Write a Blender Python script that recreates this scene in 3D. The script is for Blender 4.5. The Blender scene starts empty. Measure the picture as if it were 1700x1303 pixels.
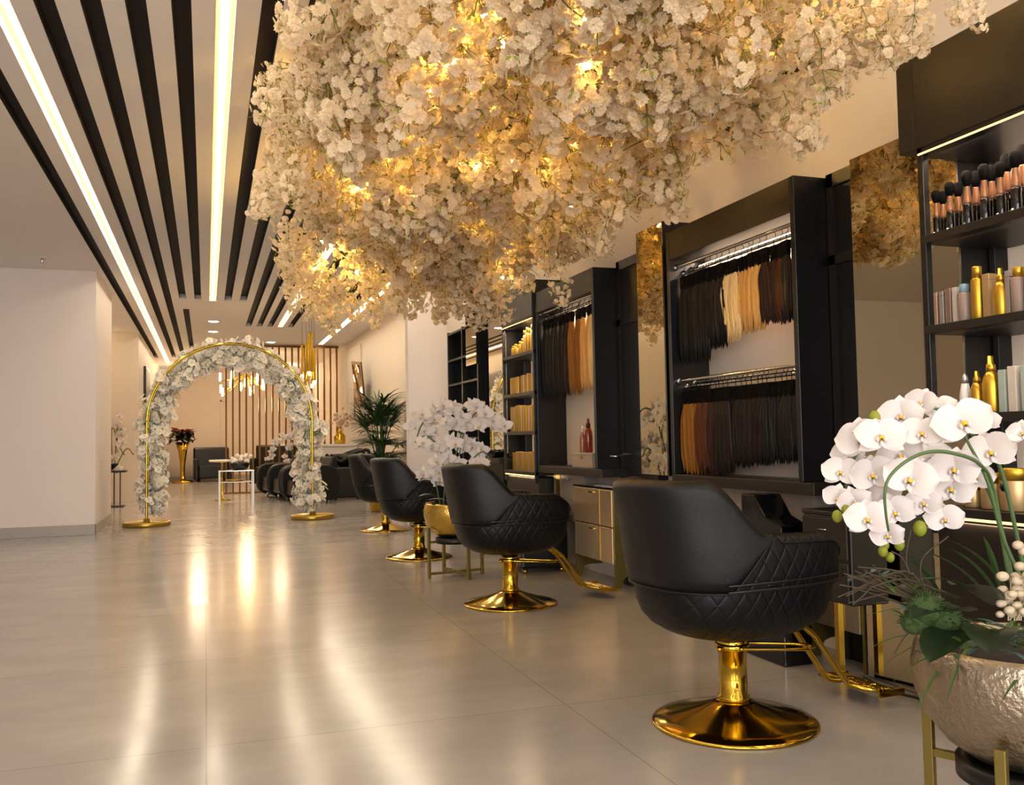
import bpy, math, random
import numpy as np
from mathutils import Vector, Matrix, Euler
R_ = math.radians
PI = math.pi
sc = bpy.context.scene
COL = sc.collection

# ------------------------------------------------------------------ camera
F = 1510.0; CX = 850.0; CY = 651.5; HC = 1.10
roll = .018; pitch = R_(2.8943); yaw = R_(18.6217)
fw = Vector((math.sin(yaw)*math.cos(pitch), math.cos(yaw)*math.cos(pitch), math.sin(pitch)))
r0 = Vector((math.cos(yaw), -math.sin(yaw), 0)); u0 = r0.cross(fw)
ar = math.atan(roll)
RT = r0*math.cos(ar) - u0*math.sin(ar); UP = u0*math.cos(ar) + r0*math.sin(ar)
CAM = Vector((0, 0, HC))
def ray(px, py): return fw + RT*((px-CX)/F) - UP*((py-CY)/F)
def at(px, py, d): return CAM + ray(px, py)*d
def on_x(px, py, x): r = ray(px, py); return CAM + r*(x/r.x)
def on_y(px, py, y): r = ray(px, py); return CAM + r*(y/r.y)
def on_z(px, py, z): r = ray(px, py); return CAM + r*((z-HC)/r.z)
cam = bpy.data.cameras.new('camera'); camo = bpy.data.objects.new('camera', cam); COL.objects.link(camo)
M = Matrix((RT, UP, -fw)).transposed().to_4x4(); M.translation = CAM
camo.matrix_world = M
cam.sensor_width = 36; cam.sensor_fit = 'HORIZONTAL'; cam.lens = F/1700*36; cam.clip_end = 200; cam.clip_start = .02
sc.camera = camo

# ------------------------------------------------------------------ materials
MATS = {}
def hexc(h):
    h = h.lstrip('#'); v = [int(h[i:i+2], 16)/255 for i in (0, 2, 4)]
    return tuple(c/12.92 if c <= .04045 else ((c+.055)/1.055)**2.4 for c in v)
class NT:
    def __init__(s, name):
        m = bpy.data.materials.new(name); m.use_nodes = True
        s.m = m; s.t = m.node_tree; s.n = s.t.nodes; s.l = s.t.links
        s.n.clear()
        s.out = s.n.new('ShaderNodeOutputMaterial')
        s.b = s.n.new('ShaderNodeBsdfPrincipled'); s.l.new(s.b.outputs[0], s.out.inputs[0])
    def node(s, t, **k):
        n = s.n.new(t)
        for a, v in k.items():
            if a.startswith('_'): setattr(n, a[1:], v)
            else: n.inputs[a].default_value = v
        return n
    def link(s, a, b): s.l.new(a, b)
def pm(name, col, rough=.5, metal=0., noise=0., nscale=20., bump=0., bscale=60., spec=.5, coat=0., trans=0., stretch=(1, 1, 1), rvar=0.):
    t = NT(name); b = t.b
    c = hexc(col) if isinstance(col, str) else col
    b.inputs['Base Color'].default_value = (*c, 1); b.inputs['Roughness'].default_value = rough
    b.inputs['Metallic'].default_value = metal; b.inputs['Specular IOR Level'].default_value = spec
    b.inputs['Coat Weight'].default_value = coat
    tc = t.node('ShaderNodeTexCoord'); mp = t.node('ShaderNodeMapping'); mp.inputs['Scale'].default_value = stretch
    t.link(tc.outputs['Object'], mp.inputs[0])
    nz = t.node('ShaderNodeTexNoise', Scale=nscale, Detail=4.); t.link(mp.outputs[0], nz.inputs['Vector'])
    if noise:
        mx = t.node('ShaderNodeMix', _data_type='RGBA', _blend_type='MIX')
        mx.inputs[6].default_value = (*[max(0, x*(1-noise)) for x in c], 1); mx.inputs[7].default_value = (*[min(1, x*(1+noise)) for x in c], 1)
        t.link(nz.outputs[0], mx.inputs[0]); t.link(mx.outputs[2], b.inputs['Base Color'])
    if rvar:
        mr = t.node('ShaderNodeMapRange'); mr.inputs[3].default_value = max(0, rough-rvar); mr.inputs[4].default_value = rough+rvar
        mr.inputs[1].default_value = .3; mr.inputs[2].default_value = .7
        t.link(nz.outputs[0], mr.inputs[0]); t.link(mr.outputs[0], b.inputs['Roughness'])
    if bump:
        n2 = t.node('ShaderNodeTexNoise', Scale=bscale, Detail=3.); t.link(mp.outputs[0], n2.inputs['Vector'])
        bp = t.node('ShaderNodeBump', Strength=bump, Distance=.01); t.link(n2.outputs[0], bp.inputs['Height']); t.link(bp.outputs[0], b.inputs['Normal'])
    if trans:
        tr = t.node('ShaderNodeBsdfTranslucent'); tr.inputs[0].default_value = (*c, 1)
        ms = t.node('ShaderNodeMixShader'); ms.inputs[0].default_value = trans
        t.link(b.outputs[0], ms.inputs[1]); t.link(tr.outputs[0], ms.inputs[2]); t.link(ms.outputs[0], t.out.inputs[0])
    MATS[name] = t.m
    return t.m
def em(name, col, strength):
    t = NT(name); e = t.node('ShaderNodeEmission'); e.inputs[0].default_value = (*col, 1); e.inputs[1].default_value = strength
    t.link(e.outputs[0], t.out.inputs[0]); MATS[name] = t.m; return t.m

pm('plaster', '#ebe0da', .75, noise=.02, nscale=3, bump=.05, bscale=90)
pm('plaster_warm', '#dccfc0', .75, noise=.02, nscale=3, bump=.05, bscale=90)
pm('ceiling_paint', '#f0eae5', .8, noise=.02, nscale=2)
pm('slot_dark', '#241a15', .7)
pm('led_channel', '#efe2c8', .5)
em('led_white', (1.0, .84, .60), 13)
em('led_warm', (1.0, .62, .22), 3)
em('bulb_warm', (1.0, .58, .14), 280)
em('downlight', (1.0, .82, .6), 14)
em('bulb_soft', (1.0, .66, .32), 22)
pm('baseboard', '#aaa29a', .35, noise=.08, nscale=8)
pm('laminate', '#1c1613', .42, noise=.12, nscale=4, bump=.02, bscale=200)
pm('laminate_black', '#0d0c0d', .35, noise=.1, nscale=4)
pm('leather', '#0c0c0f', .45, spec=.35, noise=.2, nscale=8, bump=.14, bscale=260, rvar=.05)
pm('leather_gloss', '#0b0c10', .3, noise=.1, nscale=5, bump=.08, bscale=120)
pm('gold', '#c9a63c', .12, metal=1, noise=.04, nscale=3)
pm('gold_brushed', '#b99a42', .3, metal=1, noise=.06, nscale=30)
pm('gold_satin', '#8c7c42', .42, metal=.85, noise=.05, nscale=6)
pm('gold_hammered', '#aa9c88', .32, metal=1, noise=.12, nscale=9, bump=.5, bscale=70)
pm('gold_crackle', '#d9b75a', .2, metal=1, noise=.15, nscale=12, bump=.5, bscale=40)
pm('bronze', '#6e4824', .4, metal=1, noise=.08, nscale=12)
pm('chrome', '#d8d8d8', .08, metal=1)
pm('mirror_bronze', '#c9bd9e', .015, metal=1)
pm('mirror_clear', '#e9e2d2', .015, metal=1)
pm('mirror_drawer', '#e2c9a4', .3, metal=.85, noise=.05, nscale=14, bump=.03, bscale=12)
pm('glass_dark', '#0d0b0a', .08, spec=.6)
pm('acrylic', '#e9eef0', .1, spec=.6)
pm('petal', '#f6efe6', .6, noise=.03, nscale=30, trans=.35)
pm('petal_arch', '#fdf8ee', .6, noise=.03, nscale=30, trans=.3)
pm('petal_blossom', '#f8e8ca', .6, noise=.03, nscale=30, trans=.5)
pm('petal_orchid', '#e4dcd8', .5, noise=.03, nscale=20, trans=.22)
pm('petal_core', '#e6b52c', .5)
pm('petal_pink', '#c9a98c', .6)
pm('petal_red', '#5b1420', .6)
pm('twig', '#3d2f1b', .7, noise=.2, nscale=30)
pm('twig_green', '#6a6a24', .6, noise=.2, nscale=30)
pm('stem_green', '#4a6238', .45, noise=.15, nscale=30)
pm('leaf_dark', '#1f2c18', .35, noise=.25, nscale=12, bump=.1, bscale=30)
pm('leaf_mid', '#34501f', .45, noise=.3, nscale=14)
pm('leaf_blue', '#3f5a52', .45, noise=.3, nscale=14)
pm('leaf_yellow', '#9aa030', .5, noise=.2, nscale=20, trans=.3)
pm('palm_leaf', '#2e4a1c', .42, noise=.35, nscale=10)
pm('moss', '#34481a', .8, noise=.3, nscale=60, bump=.9, bscale=90)
pm('berry', '#b9a88e', .5, noise=.1, nscale=40)
pm('hair_black', '#0a0807', .5, spec=.25, noise=.5, nscale=30, stretch=(14, 14, .6))
pm('hair_espresso', '#170c08', .5, spec=.25, noise=.5, nscale=30, stretch=(14, 14, .6))
pm('hair_brown', '#2e170d', .5, spec=.25, noise=.45, nscale=30, stretch=(14, 14, .6))
pm('hair_copper', '#4c260f', .5, spec=.25, noise=.45, nscale=30, stretch=(14, 14, .6))
pm('hair_caramel', '#8a5a1c', .5, spec=.25, noise=.4, nscale=30, stretch=(14, 14, .6))
pm('hair_blonde', '#d2a05a', .5, spec=.25, noise=.3, nscale=30, stretch=(14, 14, .6))
pm('hair_pale', '#e3c48c', .5, spec=.25, noise=.25, nscale=30, stretch=(14, 14, .6))
pm('bristle', '#0a0808', .9, spec=.1, noise=.3, nscale=90)
pm('rose_copper', '#a07050', .35, metal=.5)
pm('foil_gold', '#c8a038', .36, metal=.9, noise=.12, nscale=18)
pm('foil_tan', '#c7a878', .35, metal=.6, noise=.05)
pm('foil_rose', '#d8b7a2', .25, metal=.7)
pm('foil_silver', '#cfc8c6', .25, metal=.8)
pm('paper_mint', '#a9b7ac', .5)
pm('paper_cream', '#d2c5b8', .5)
pm('plastic_mauve', '#9a8478', .4)
pm('plastic_blue', '#8fb0bd', .4)
pm('plastic_white', '#e2dedb', .35)
pm('amber_glass', '#7a2a12', .12, spec=.6)
pm('panel_greige', '#a39687', .25, spec=.5)
pm('box_greige', '#a8988a', .5)
pm('marble_dark', '#2a211d', .12, noise=.4, nscale=6)
pm('counter_white', '#d8d0c6', .4)
pm('poster_grey', '#cdbfae', .5, noise=.1, nscale=2)
pm('ink', '#3a332e', .5)
pm('soil', '#231a12', .9, bump=.5, bscale=40)
pm('screen_black', '#06060a', .1)
pm('stucco_out', '#8a8f94', .8)

# quilted leather
def quilt():
    t = NT('leather_quilted'); b = t.b
    b.inputs['Base Color'].default_value = (*hexc('#08090c'), 1); b.inputs['Roughness'].default_value = .46; b.inputs['Specular IOR Level'].default_value = .28
    tc = t.node('ShaderNodeTexCoord'); sp = t.node('ShaderNodeSeparateXYZ'); t.link(tc.outputs['Object'], sp.inputs[0])
    def mth(op, a, bb=None):
        n = t.node('ShaderNodeMath', _operation=op)
        for i, v in enumerate((a, bb)):
            if v is None: continue
            if isinstance(v, (int, float)): n.inputs[i].default_value = v
            else: t.link(v, n.inputs[i])
        return n.outputs[0]
    xs = mth('MULTIPLY', sp.outputs['X'], 1/.062); zs = mth('MULTIPLY', sp.outputs['Z'], 1/.10)
    ts = []
    for s in (mth('ADD', xs, zs), mth('SUBTRACT', xs, zs)):
        f = mth('ABSOLUTE', mth('SUBTRACT', mth('FRACT', s), .5))   # .5 at seam
        ts.append(mth('POWER', mth('MULTIPLY', f, 2), 6))
    h = mth('SUBTRACT', 1, mth('MAXIMUM', ts[0], ts[1]))
    nz = t.node('ShaderNodeTexNoise', Scale=260., Detail=3.); t.link(tc.outputs['Object'], nz.inputs['Vector'])
    hh = mth('ADD', h, mth('MULTIPLY', nz.outputs[0], .06))
    bp = t.node('ShaderNodeBump', Strength=.4, Distance=.006); t.link(hh, bp.inputs['Height']); t.link(bp.outputs[0], b.inputs['Normal'])
    MATS['leather_quilted'] = t.m
quilt()

def floor_mat():
    t = NT('floor_tile'); b = t.b
    tc = t.node('ShaderNodeTexCoord'); geo = tc.outputs['Object']
    def mth(op, a, bb=None, c=None):
        n = t.node('ShaderNodeMath', _operation=op)
        for i, v in enumerate((a, bb, c)):
            if v is None: continue
            if isinstance(v, (int, float)): n.inputs[i].default_value = v
            else: t.link(v, n.inputs[i])
        return n.outputs[0]
    sp = t.node('ShaderNodeSeparateXYZ'); t.link(geo, sp.inputs[0])
    W = 1.405
    fx = mth('MULTIPLY', mth('ABSOLUTE', mth('SUBTRACT', mth('FRACT', mth('ADD', mth('DIVIDE', sp.outputs['X'], W), .5)), .5)), W)
    fy = mth('MULTIPLY', mth('ABSOLUTE', mth('SUBTRACT', mth('FRACT', mth('ADD', mth('DIVIDE', mth('SUBTRACT', sp.outputs['Y'], 3.55), W), .5)), .5)), W)
    d = mth('MINIMUM', fx, fy)
    g = mth('LESS_THAN', d, .0022)
    m1 = t.node('ShaderNodeMapping'); m1.inputs['Scale'].default_value = (.8, 1.5, 1); t.link(geo, m1.inputs[0])
    n1 = t.node('ShaderNodeTexNoise', Scale=1.6, Detail=8., Roughness=.62); t.link(m1.outputs[0], n1.inputs['Vector'])
    n2 = t.node('ShaderNodeTexNoise', Scale=9., Detail=6.); t.link(m1.outputs[0], n2.inputs['Vector'])
    cr = t.node('ShaderNodeValToRGB'); t.link(n1.outputs[0], cr.inputs[0])
    cr.color_ramp.elements[0].position = .2; cr.color_ramp.elements[0].color = (*hexc('#9b9591'), 1)
    cr.color_ramp.elements[1].position = .8; cr.color_ramp.elements[1].color = (*hexc('#b0a8a3'), 1)
    mx = t.node('ShaderNodeMix', _data_type='RGBA', _blend_type='MULTIPLY'); mx.inputs[0].default_value = .12
    t.link(cr.outputs[0], mx.inputs[6]); t.link(n2.outputs[0], mx.inputs[7])
    mg = t.node('ShaderNodeMix', _data_type='RGBA'); t.link(mth('MULTIPLY', g, .6), mg.inputs[0]); t.link(mx.outputs[2], mg.inputs[6]); mg.inputs[7].default_value = (*hexc('#6b625b'), 1)
    t.link(mg.outputs[2], b.inputs['Base Color'])
    mr = t.node('ShaderNodeMapRange'); mr.inputs[1].default_value = .3; mr.inputs[2].default_value = .7; mr.inputs[3].default_value = .15; mr.inputs[4].default_value = .21
    t.link(n1.outputs[0], mr.inputs[0]); t.link(mr.outputs[0], b.inputs['Roughness'])
    b.inputs['Specular IOR Level'].default_value = .5
    MATS['floor_tile'] = t.m
floor_mat()

# ------------------------------------------------------------------ mesh builder
class MB:
    def __init__(s): s.v = []; s.f = []; s.m = []; s.sm = []
    def add(s, vs, fs, mi=0, smooth=False):
        o = len(s.v); s.v.extend([tuple(v) for v in vs])
        for f in fs: s.f.append(tuple(i+o for i in f)); s.m.append(mi); s.sm.append(smooth)
        return s
    def box(s, x0, x1, y0, y1, z0, z1, mi=0):
        x0, x1 = min(x0, x1), max(x0, x1); y0, y1 = min(y0, y1), max(y0, y1); z0, z1 = min(z0, z1), max(z0, z1)
        vs = [(x, y, z) for x in (x0, x1) for y in (y0, y1) for z in (z0, z1)]
        return s.add(vs, [(0, 1, 3, 2), (4, 6, 7, 5), (0, 4, 5, 1), (2, 3, 7, 6), (0, 2, 6, 4), (1, 5, 7, 3)], mi)
    def bar(s, p, q, w, h=None, mi=0):
        p = Vector(p); q = Vector(q); d = (q-p).normalized(); h = h or w
        a = d.cross(Vector((0, 0, 1)));
        if a.length < 1e-4: a = Vector((1, 0, 0))
        a.normalize(); b = d.cross(a)
        vs = [e + a*sx*w/2 + b*sy*h/2 for e in (p, q) for sx, sy in ((-1, -1), (1, -1), (1, 1), (-1, 1))]
        return s.add(vs, [(3, 2, 1, 0), (4, 5, 6, 7), (0, 1, 5, 4), (1, 2, 6, 5), (2, 3, 7, 6), (3, 0, 4, 7)], mi)
    def tube(s, pts, r, n=8, mi=0, closed=False, smooth=True):
        pts = [Vector(p) for p in pts]; k = len(pts)
        rs = r if isinstance(r, (list, tuple)) else [r]*k
        vs = []; prev = None
        for i, p in enumerate(pts):
            if closed: d = pts[(i+1) % k]-pts[i-1]
            else: d = pts[min(i+1, k-1)]-pts[max(i-1, 0)]
            d.normalize()
            if prev is None:
                a = d.cross(Vector((0, 0, 1)))
                if a.length < .05: a = d.cross(Vector((1, 0, 0)))
            else: a = prev - d*prev.dot(d)
            a.normalize(); prev = a; b = d.cross(a)
            for j in range(n):
                t = 2*PI*j/n; vs.append(p + (a*math.cos(t)+b*math.sin(t))*rs[i])
        fs = []
        for i in range(k if closed else k-1):
            for j in range(n):
                a0 = i*n+j; a1 = i*n+(j+1) % n; b0 = ((i+1) % k)*n+j; b1 = ((i+1) % k)*n+(j+1) % n
                fs.append((a0, a1, b1, b0))
        s.add(vs, fs, mi, smooth)
        if not closed:
            s.add([vs[j] for j in range(n)], [tuple(range(n))[::-1]], mi); s.add([vs[(k-1)*n+j] for j in range(n)], [tuple(range(n))], mi)
        return s
    def lathe(s, prof, c=(0, 0, 0), n=32, mi=0, smooth=True, sx=1, sy=1):
        vs = []; fs = []
        for r, z in prof:
            for j in range(n):
                t = 2*PI*j/n; vs.append((c[0]+r*math.cos(t)*sx, c[1]+r*math.sin(t)*sy, c[2]+z))
        for i in range(len(prof)-1):
            for j in range(n): fs.append((i*n+j, i*n+(j+1) % n, (i+1)*n+(j+1) % n, (i+1)*n+j))
        fs.append(tuple(range(n))[::-1]); fs.append(tuple((len(prof)-1)*n+j for j in range(n)))
        return s.add(vs, fs, mi, smooth)
    def grid(s, rows, mi=0, closed=False, smooth=True, flip=False):
        nr = len(rows); nc = len(rows[0]); vs = [p for r in rows for p in r]; fs = []
        for i in range(nr-1):
            for j in range(nc if closed else nc-1):
                f = (i*nc+j, i*nc+(j+1) % nc, (i+1)*nc+(j+1) % nc, (i+1)*nc+j)
                fs.append(f[::-1] if flip else f)
        return s.add(vs, fs, mi, smooth)
    def prism(s, poly, axis, a, b, mi=0):
        # poly: list of 2-D points; axis 'x','y','z'
        def P(u, v, w): return {'x': (w, u, v), 'y': (u, w, v), 'z': (u, v, w)}[axis]
        n = len(poly); vs = [P(u, v, a) for u, v in poly]+[P(u, v, b) for u, v in poly]
        fs = [tuple(range(n))[::-1], tuple(range(n, 2*n))]+[(i, (i+1) % n, n+(i+1) % n, n+i) for i in range(n)]
        return s.add(vs, fs, mi)
    def sphere(s, c, r, n=10, m=6, mi=0, sc3=(1, 1, 1)):
        rows = [[(c[0]+r*sc3[0]*math.sin(PI*i/m)*math.cos(2*PI*j/n), c[1]+r*sc3[1]*math.sin(PI*i/m)*math.sin(2*PI*j/n), c[2]+r*sc3[2]*math.cos(PI*i/m)) for j in range(n)] for i in range(m+1)]
        return s.grid(rows, mi, closed=True, flip=True)
    def merge(s, other, mat=None):
        vs = [mat @ Vector(v) for v in other.v] if mat is not None else other.v
        o = len(s.v); s.v.extend([tuple(v) for v in vs]); s.f.extend([tuple(i+o for i in f) for f in other.f]); s.m.extend(other.m); s.sm.extend(other.sm)
        return s
    def mesh(s, name, mats, fixn=True):
        me = bpy.data.meshes.new(name); me.from_pydata(s.v, [], s.f)
        for m in (mats if isinstance(mats, (list, tuple)) else [mats]): me.materials.append(MATS[m])
        me.polygons.foreach_set('material_index', s.m); me.polygons.foreach_set('use_smooth', s.sm)
        me.update()
        return me
    def build(s, name, mats, parent=None, bevel=0, loc=None, rz=None, solid=0, subsurf=0):
        o = bpy.data.objects.new(name, s.mesh(name, mats)); COL.objects.link(o)
        if parent: o.parent = parent
        if loc is not None: o.location = loc
        if rz is not None: o.rotation_euler = (0, 0, rz)
        if solid:
            m = o.modifiers.new('s', 'SOLIDIFY'); m.thickness = solid; m.offset = 0
        if bevel:
            m = o.modifiers.new('b', 'BEVEL'); m.width = bevel; m.segments = 2; m.limit_method = 'ANGLE'; m.angle_limit = R_(35); m.harden_normals = False
        if subsurf:
            m = o.modifiers.new('ss', 'SUBSURF'); m.levels = subsurf; m.render_levels = subsurf
        return o
def fast_mesh(name, V, Fq, mi, mats, smooth=False):
    me = bpy.data.meshes.new(name); V = np.asarray(V, np.float32); Fq = np.asarray(Fq, np.int32)
    me.vertices.add(len(V)); me.vertices.foreach_set('co', V.ravel())
    k = Fq.shape[1]; me.loops.add(Fq.size); me.loops.foreach_set('vertex_index', Fq.ravel())
    me.polygons.add(len(Fq)); me.polygons.foreach_set('loop_start', np.arange(0, Fq.size, k, dtype=np.int32)); me.polygons.foreach_set('loop_total', np.full(len(Fq), k, np.int32))
    me.polygons.foreach_set('material_index', np.asarray(mi, np.int32)); me.polygons.foreach_set('use_smooth', np.full(len(Fq), smooth))
    for m in mats: me.materials.append(MATS[m])
    me.update(calc_edges=True); return me
def tag(o, label, cat, group=None, kind=None):
    o['label'] = label; o['category'] = cat
    if group: o['group'] = group
    if kind: o['kind'] = kind
    return o
def thing(name, label, cat, loc=(0, 0, 0), rz=0, group=None):
    o = bpy.data.objects.new(name, None); COL.objects.link(o); o.location = loc; o.rotation_euler = (0, 0, rz); o.empty_display_size = .1
    return tag(o, label, cat, group)
def struct(o, name=None): o['kind'] = 'structure'; return o
def dup(o, loc=None, rz=None, label=None, parent=None):
    c = o.copy(); COL.objects.link(c); c.parent = parent
    if loc is not None: c.location = loc
    if rz is not None: c.rotation_euler = (0, 0, rz)
    if label: c['label'] = label
    for ch in [x for x in COL.objects if x.parent == o]: dup(ch, parent=c)
    return c
ORD = ['first', 'second', 'third', 'fourth', 'fifth', 'sixth', 'seventh', 'eighth', 'ninth', 'tenth', 'eleventh', 'twelfth', 'thirteenth', 'fourteenth', 'fifteenth', 'sixteenth', 'seventeenth', 'eighteenth', 'nineteenth', 'twentieth', 'twenty-first', 'twenty-second', 'twenty-third', 'twenty-fourth']
rnd = random.Random(7)

# ------------------------------------------------------------------ room shell
ZC = 3.30; XW = 3.03; YB = 29.5; Y0 = -3.2; XL = -6.0
struct(MB().box(XL-.2, XW+.2, Y0-.2, YB+.2, -.12, 0).build('floor', 'floor_tile'))
# ceiling with recessed slots: (x centre, width, y0, y1, kind)
slots = [(-1.18, .10, Y0+.3, 24.6, 'd'), (-.965, .105, Y0+.3, 26.3, 'l'), (-.757, .10, Y0+.3, 24.4, 'd'), (-.54, .098, Y0+.3, 23.8, 'd'),
         (-.33, .10, Y0+.3, 14.5, 'd'), (-.307, .094, 15.6, 22.0, 'd'), (-.115, .095, Y0+.3, 14.55, 'd'), (.098, .105, Y0+.3, 14.6, 'l'),
         (.32, .105, Y0+.3, 14.55, 'd'), (.545, .105, Y0+.3, 14.55, 'd'), (.755, .105, Y0+.3, 17.75, 'd'), (.955, .10, Y0+.3, 17.75, 'd'),
         (1.15, .10, Y0+.3, 17.75, 'd'), (1.34, .10, Y0+.3, 17.75, 'l'), (1.53, .10, Y0+.3, 17.75, 'd'), (1.80, .10, Y0+.3, 14.5, 'd'), (2.03, .10, Y0+.3, 14.5, 'd'), (2.22, .10, Y0+.3, 14.5, 'd'),
         (2.46, .11, Y0+.3, 20.8, 'l')]
DEP = .075
xs = sorted(set([XL-.2, XW+.2]+[round(c-w/2, 4) for c, w, *_ in slots]+[round(c+w/2, 4) for c, w, *_ in slots]))
cb = MB()
for a, b in zip(xs[:-1], xs[1:]):
    m = (a+b)/2; cov = sorted([(y0, y1) for c, w, y0, y1, k in slots if c-w/2 < m < c+w/2]); y = Y0-.2
    for y0, y1 in cov: 
        if y0 > y: cb.box(a, b, y, y0, ZC, ZC+DEP)
        y = max(y, y1)
    cb.box(a, b, y, YB+.2, ZC, ZC+DEP)
cb.box(XL-.2, XW+.2, Y0-.2, YB+.2, ZC+DEP, ZC+DEP+.1)
struct(cb.build('ceiling', 'ceiling_paint'))
tn = 0
nled = 0
ledlab = ['long recessed light strip near the left wall, leftmost of the ceiling strips', 'recessed light strip in the middle of the ceiling between the dark slots', 'recessed light strip glowing behind the hanging blossoms, left of the widest strip', 'bright wide ceiling light strip along the right wall above the salon chairs']
for c, w, y0, y1, k in slots:
    t = .004; mb = MB()
    mb.box(c-w/2, c-w/2+t, y0, y1, ZC+.001, ZC+DEP-.001); mb.box(c+w/2-t, c+w/2, y0, y1, ZC+.001, ZC+DEP-.001); mb.box(c-w/2, c+w/2, y0, y1, ZC+DEP-.006, ZC+DEP-.001)
    if k == 'd':
        tn += 1; struct(mb.build('trim_%d' % tn, 'slot_dark'))
    else:
        th = thing('ceiling_light_strip', ledlab[nled], 'ceiling light', (c, (y0+y1)/2, ZC+DEP), 0, 'recessed light strips in the ceiling'); nled += 1
        for i, v in enumerate(mb.v): mb.v[i] = (v[0]-c, v[1]-(y0+y1)/2, v[2]-ZC-DEP)
        mb.build('channel', 'led_channel', th)
        L = (y1-y0)/2-.02; ww = .012 if w < .108 else .04
        MB().box(-ww, ww, -L, L, -.016, -.007).build('diffuser', 'led_white', th)
# access panel frame in ceiling
a = MB(); z0 = ZC-.012
a.box(-.46, .68, 14.60, 15.55, z0, ZC+.0)
struct(a.build('trim_40', 'ceiling_paint', bevel=.003))
# walls
def wall(name, x0, x1, y0, y1, mat='plaster', z0=0, z1=ZC): return struct(MB().box(x0, x1, y0, y1, z0, z1).build(name, mat))
wall('wall_right', XW, XW+.2, Y0, YB, 'plaster_warm')
wall('wall_far', XL, XW, YB, YB+.2, 'plaster_warm')
wall('wall_left', XL-.2, XL, Y0, 12.45, 'plaster')
wall('wall_left_block', XL-.2, -1.31, 12.45, 14.44, 'plaster')
wall('wall_left_recess', -3.7, -3.5, 14.44, 19.15, 'plaster_warm')
wall('wall_left_far', -3.7, -1.25, 19.15, YB, 'plaster_warm')
wall('wall_partition', 2.5, XW, 11.65, 11.8, 'plaster')
# back wall behind the camera with shop windows
bw = MB(); wins = [(-5.2, -2.6), (-2.2, .4), (.8, 2.7)]
bw.box(XL, XW, Y0-.2, Y0, 0, .25); bw.box(XL, XW, Y0-.2, Y0, 2.95, ZC)
xx = XL
for x0, x1 in wins: bw.box(xx, x0, Y0-.2, Y0, .25, 2.95); xx = x1
bw.box(xx, XW, Y0-.2, Y0, .25, 2.95)
struct(bw.build('wall_back', 'plaster'))
for i, (x0, x1) in enumerate(wins):
    w = MB(); w.box(x0, x0+.05, Y0-.12, Y0-.06, .25, 2.95); w.box(x1-.05, x1, Y0-.12, Y0-.06, .25, 2.95); w.box(x0, x1, Y0-.12, Y0-.06, .25, .3); w.box(x0, x1, Y0-.12, Y0-.06, 2.9, 2.95); w.box((x0+x1)/2-.02, (x0+x1)/2+.02, Y0-.12, Y0-.06, .3, 2.9)
    struct(w.build('window_%d' % (i+1), 'laminate_black'))
# baseboards
def bb(name, x0, x1, y0, y1): struct(MB().box(x0, x1, y0, y1, 0, .13).build(name, 'baseboard', bevel=.003))
bb('baseboard_front', XL, -1.31+.012, 12.438, 12.449); bb('baseboard_left', -1.309, -1.298, 12.438, 14.44)
bb('baseboard_left_far', -1.249, -1.238, 19.15, YB); bb('baseboard_right', XW-.012, XW-.001, 11.8, YB); bb('baseboard_far', -1.238, XW-.012, YB-.012, YB-.001)
bb('baseboard_partition', 2.49, XW-.001, 11.638, 11.649)
# moulded panel on far wall
mo = MB(); x0, x1, zt = .42, 2.0, 2.45
for q in ((x0, x0+.05, .14, zt), (x1-.05, x1, .14, zt), (x0, x1, zt-.05, zt)): mo.box(q[0], q[1], YB-.025, YB-.001, q[2], q[3])
struct(mo.build('trim_41', 'plaster_warm', bevel=.004))

# ------------------------------------------------------------------ lights
def area(name, loc, rot, sx, sy, power, col, spread=None):
    l = bpy.data.lights.new(name, 'AREA'); l.shape = 'RECTANGLE'; l.size = sx; l.size_y = sy; l.energy = power; l.color = col
    if spread: l.spread = spread
    o = bpy.data.objects.new(name, l); COL.objects.link(o); o.location = loc; o.rotation_euler = rot; return o
def point(name, loc, power, col, r=.05):
    l = bpy.data.lights.new(name, 'POINT'); l.energy = power; l.color = col; l.shadow_soft_size = r
    o = bpy.data.objects.new(name, l); COL.objects.link(o); o.location = loc; return o
for i, (x0, x1) in enumerate(wins):
    area('window_daylight', ((x0+x1)/2, Y0-.25, 1.6), (R_(90), 0, 0), x1-x0-.1, 2.6, 150, (1.0, .97, .95))
w = bpy.data.worlds.new('world'); sc.world = w; w.use_nodes = True
w.node_tree.nodes['Background'].inputs[0].default_value = (.75, .85, 1, 1); w.node_tree.nodes['Background'].inputs[1].default_value = .6

# ------------------------------------------------------------------ blossoms
def orchid_np(rg, size):
    V = []; Q = []; Mi = []
    for k in range(5):
        a = 2*PI*k/5+rg.uniform(-.1, .1); L = size/2*rg.uniform(.9, 1.1); wd = L*.62; z1 = L*.22
        ca, sa = math.cos(a), math.sin(a); b = len(V)
        def P(u, v, z): return (ca*L*u-sa*wd*v, sa*L*u+ca*wd*v, z1*z)
        V += [(0, 0, 0), P(.62, -1, .9), P(1.0, -.45, .5), P(1.08, 0, .4), P(1.0, .45, .5), P(.62, 1, .9)]
        Q += [(b, b+1, b+2, b+3), (b, b+3, b+4, b+5)]; Mi += [0, 0]
    b = len(V); q = size*.09; V += [(-q, -q, q*1.5), (q, -q, q*1.5), (q, q, q*1.5), (-q, q, q*1.5)]; Q += [(b, b+1, b+2, b+3)]; Mi += [3]
    return np.array(V), np.array(Q), Mi
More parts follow.
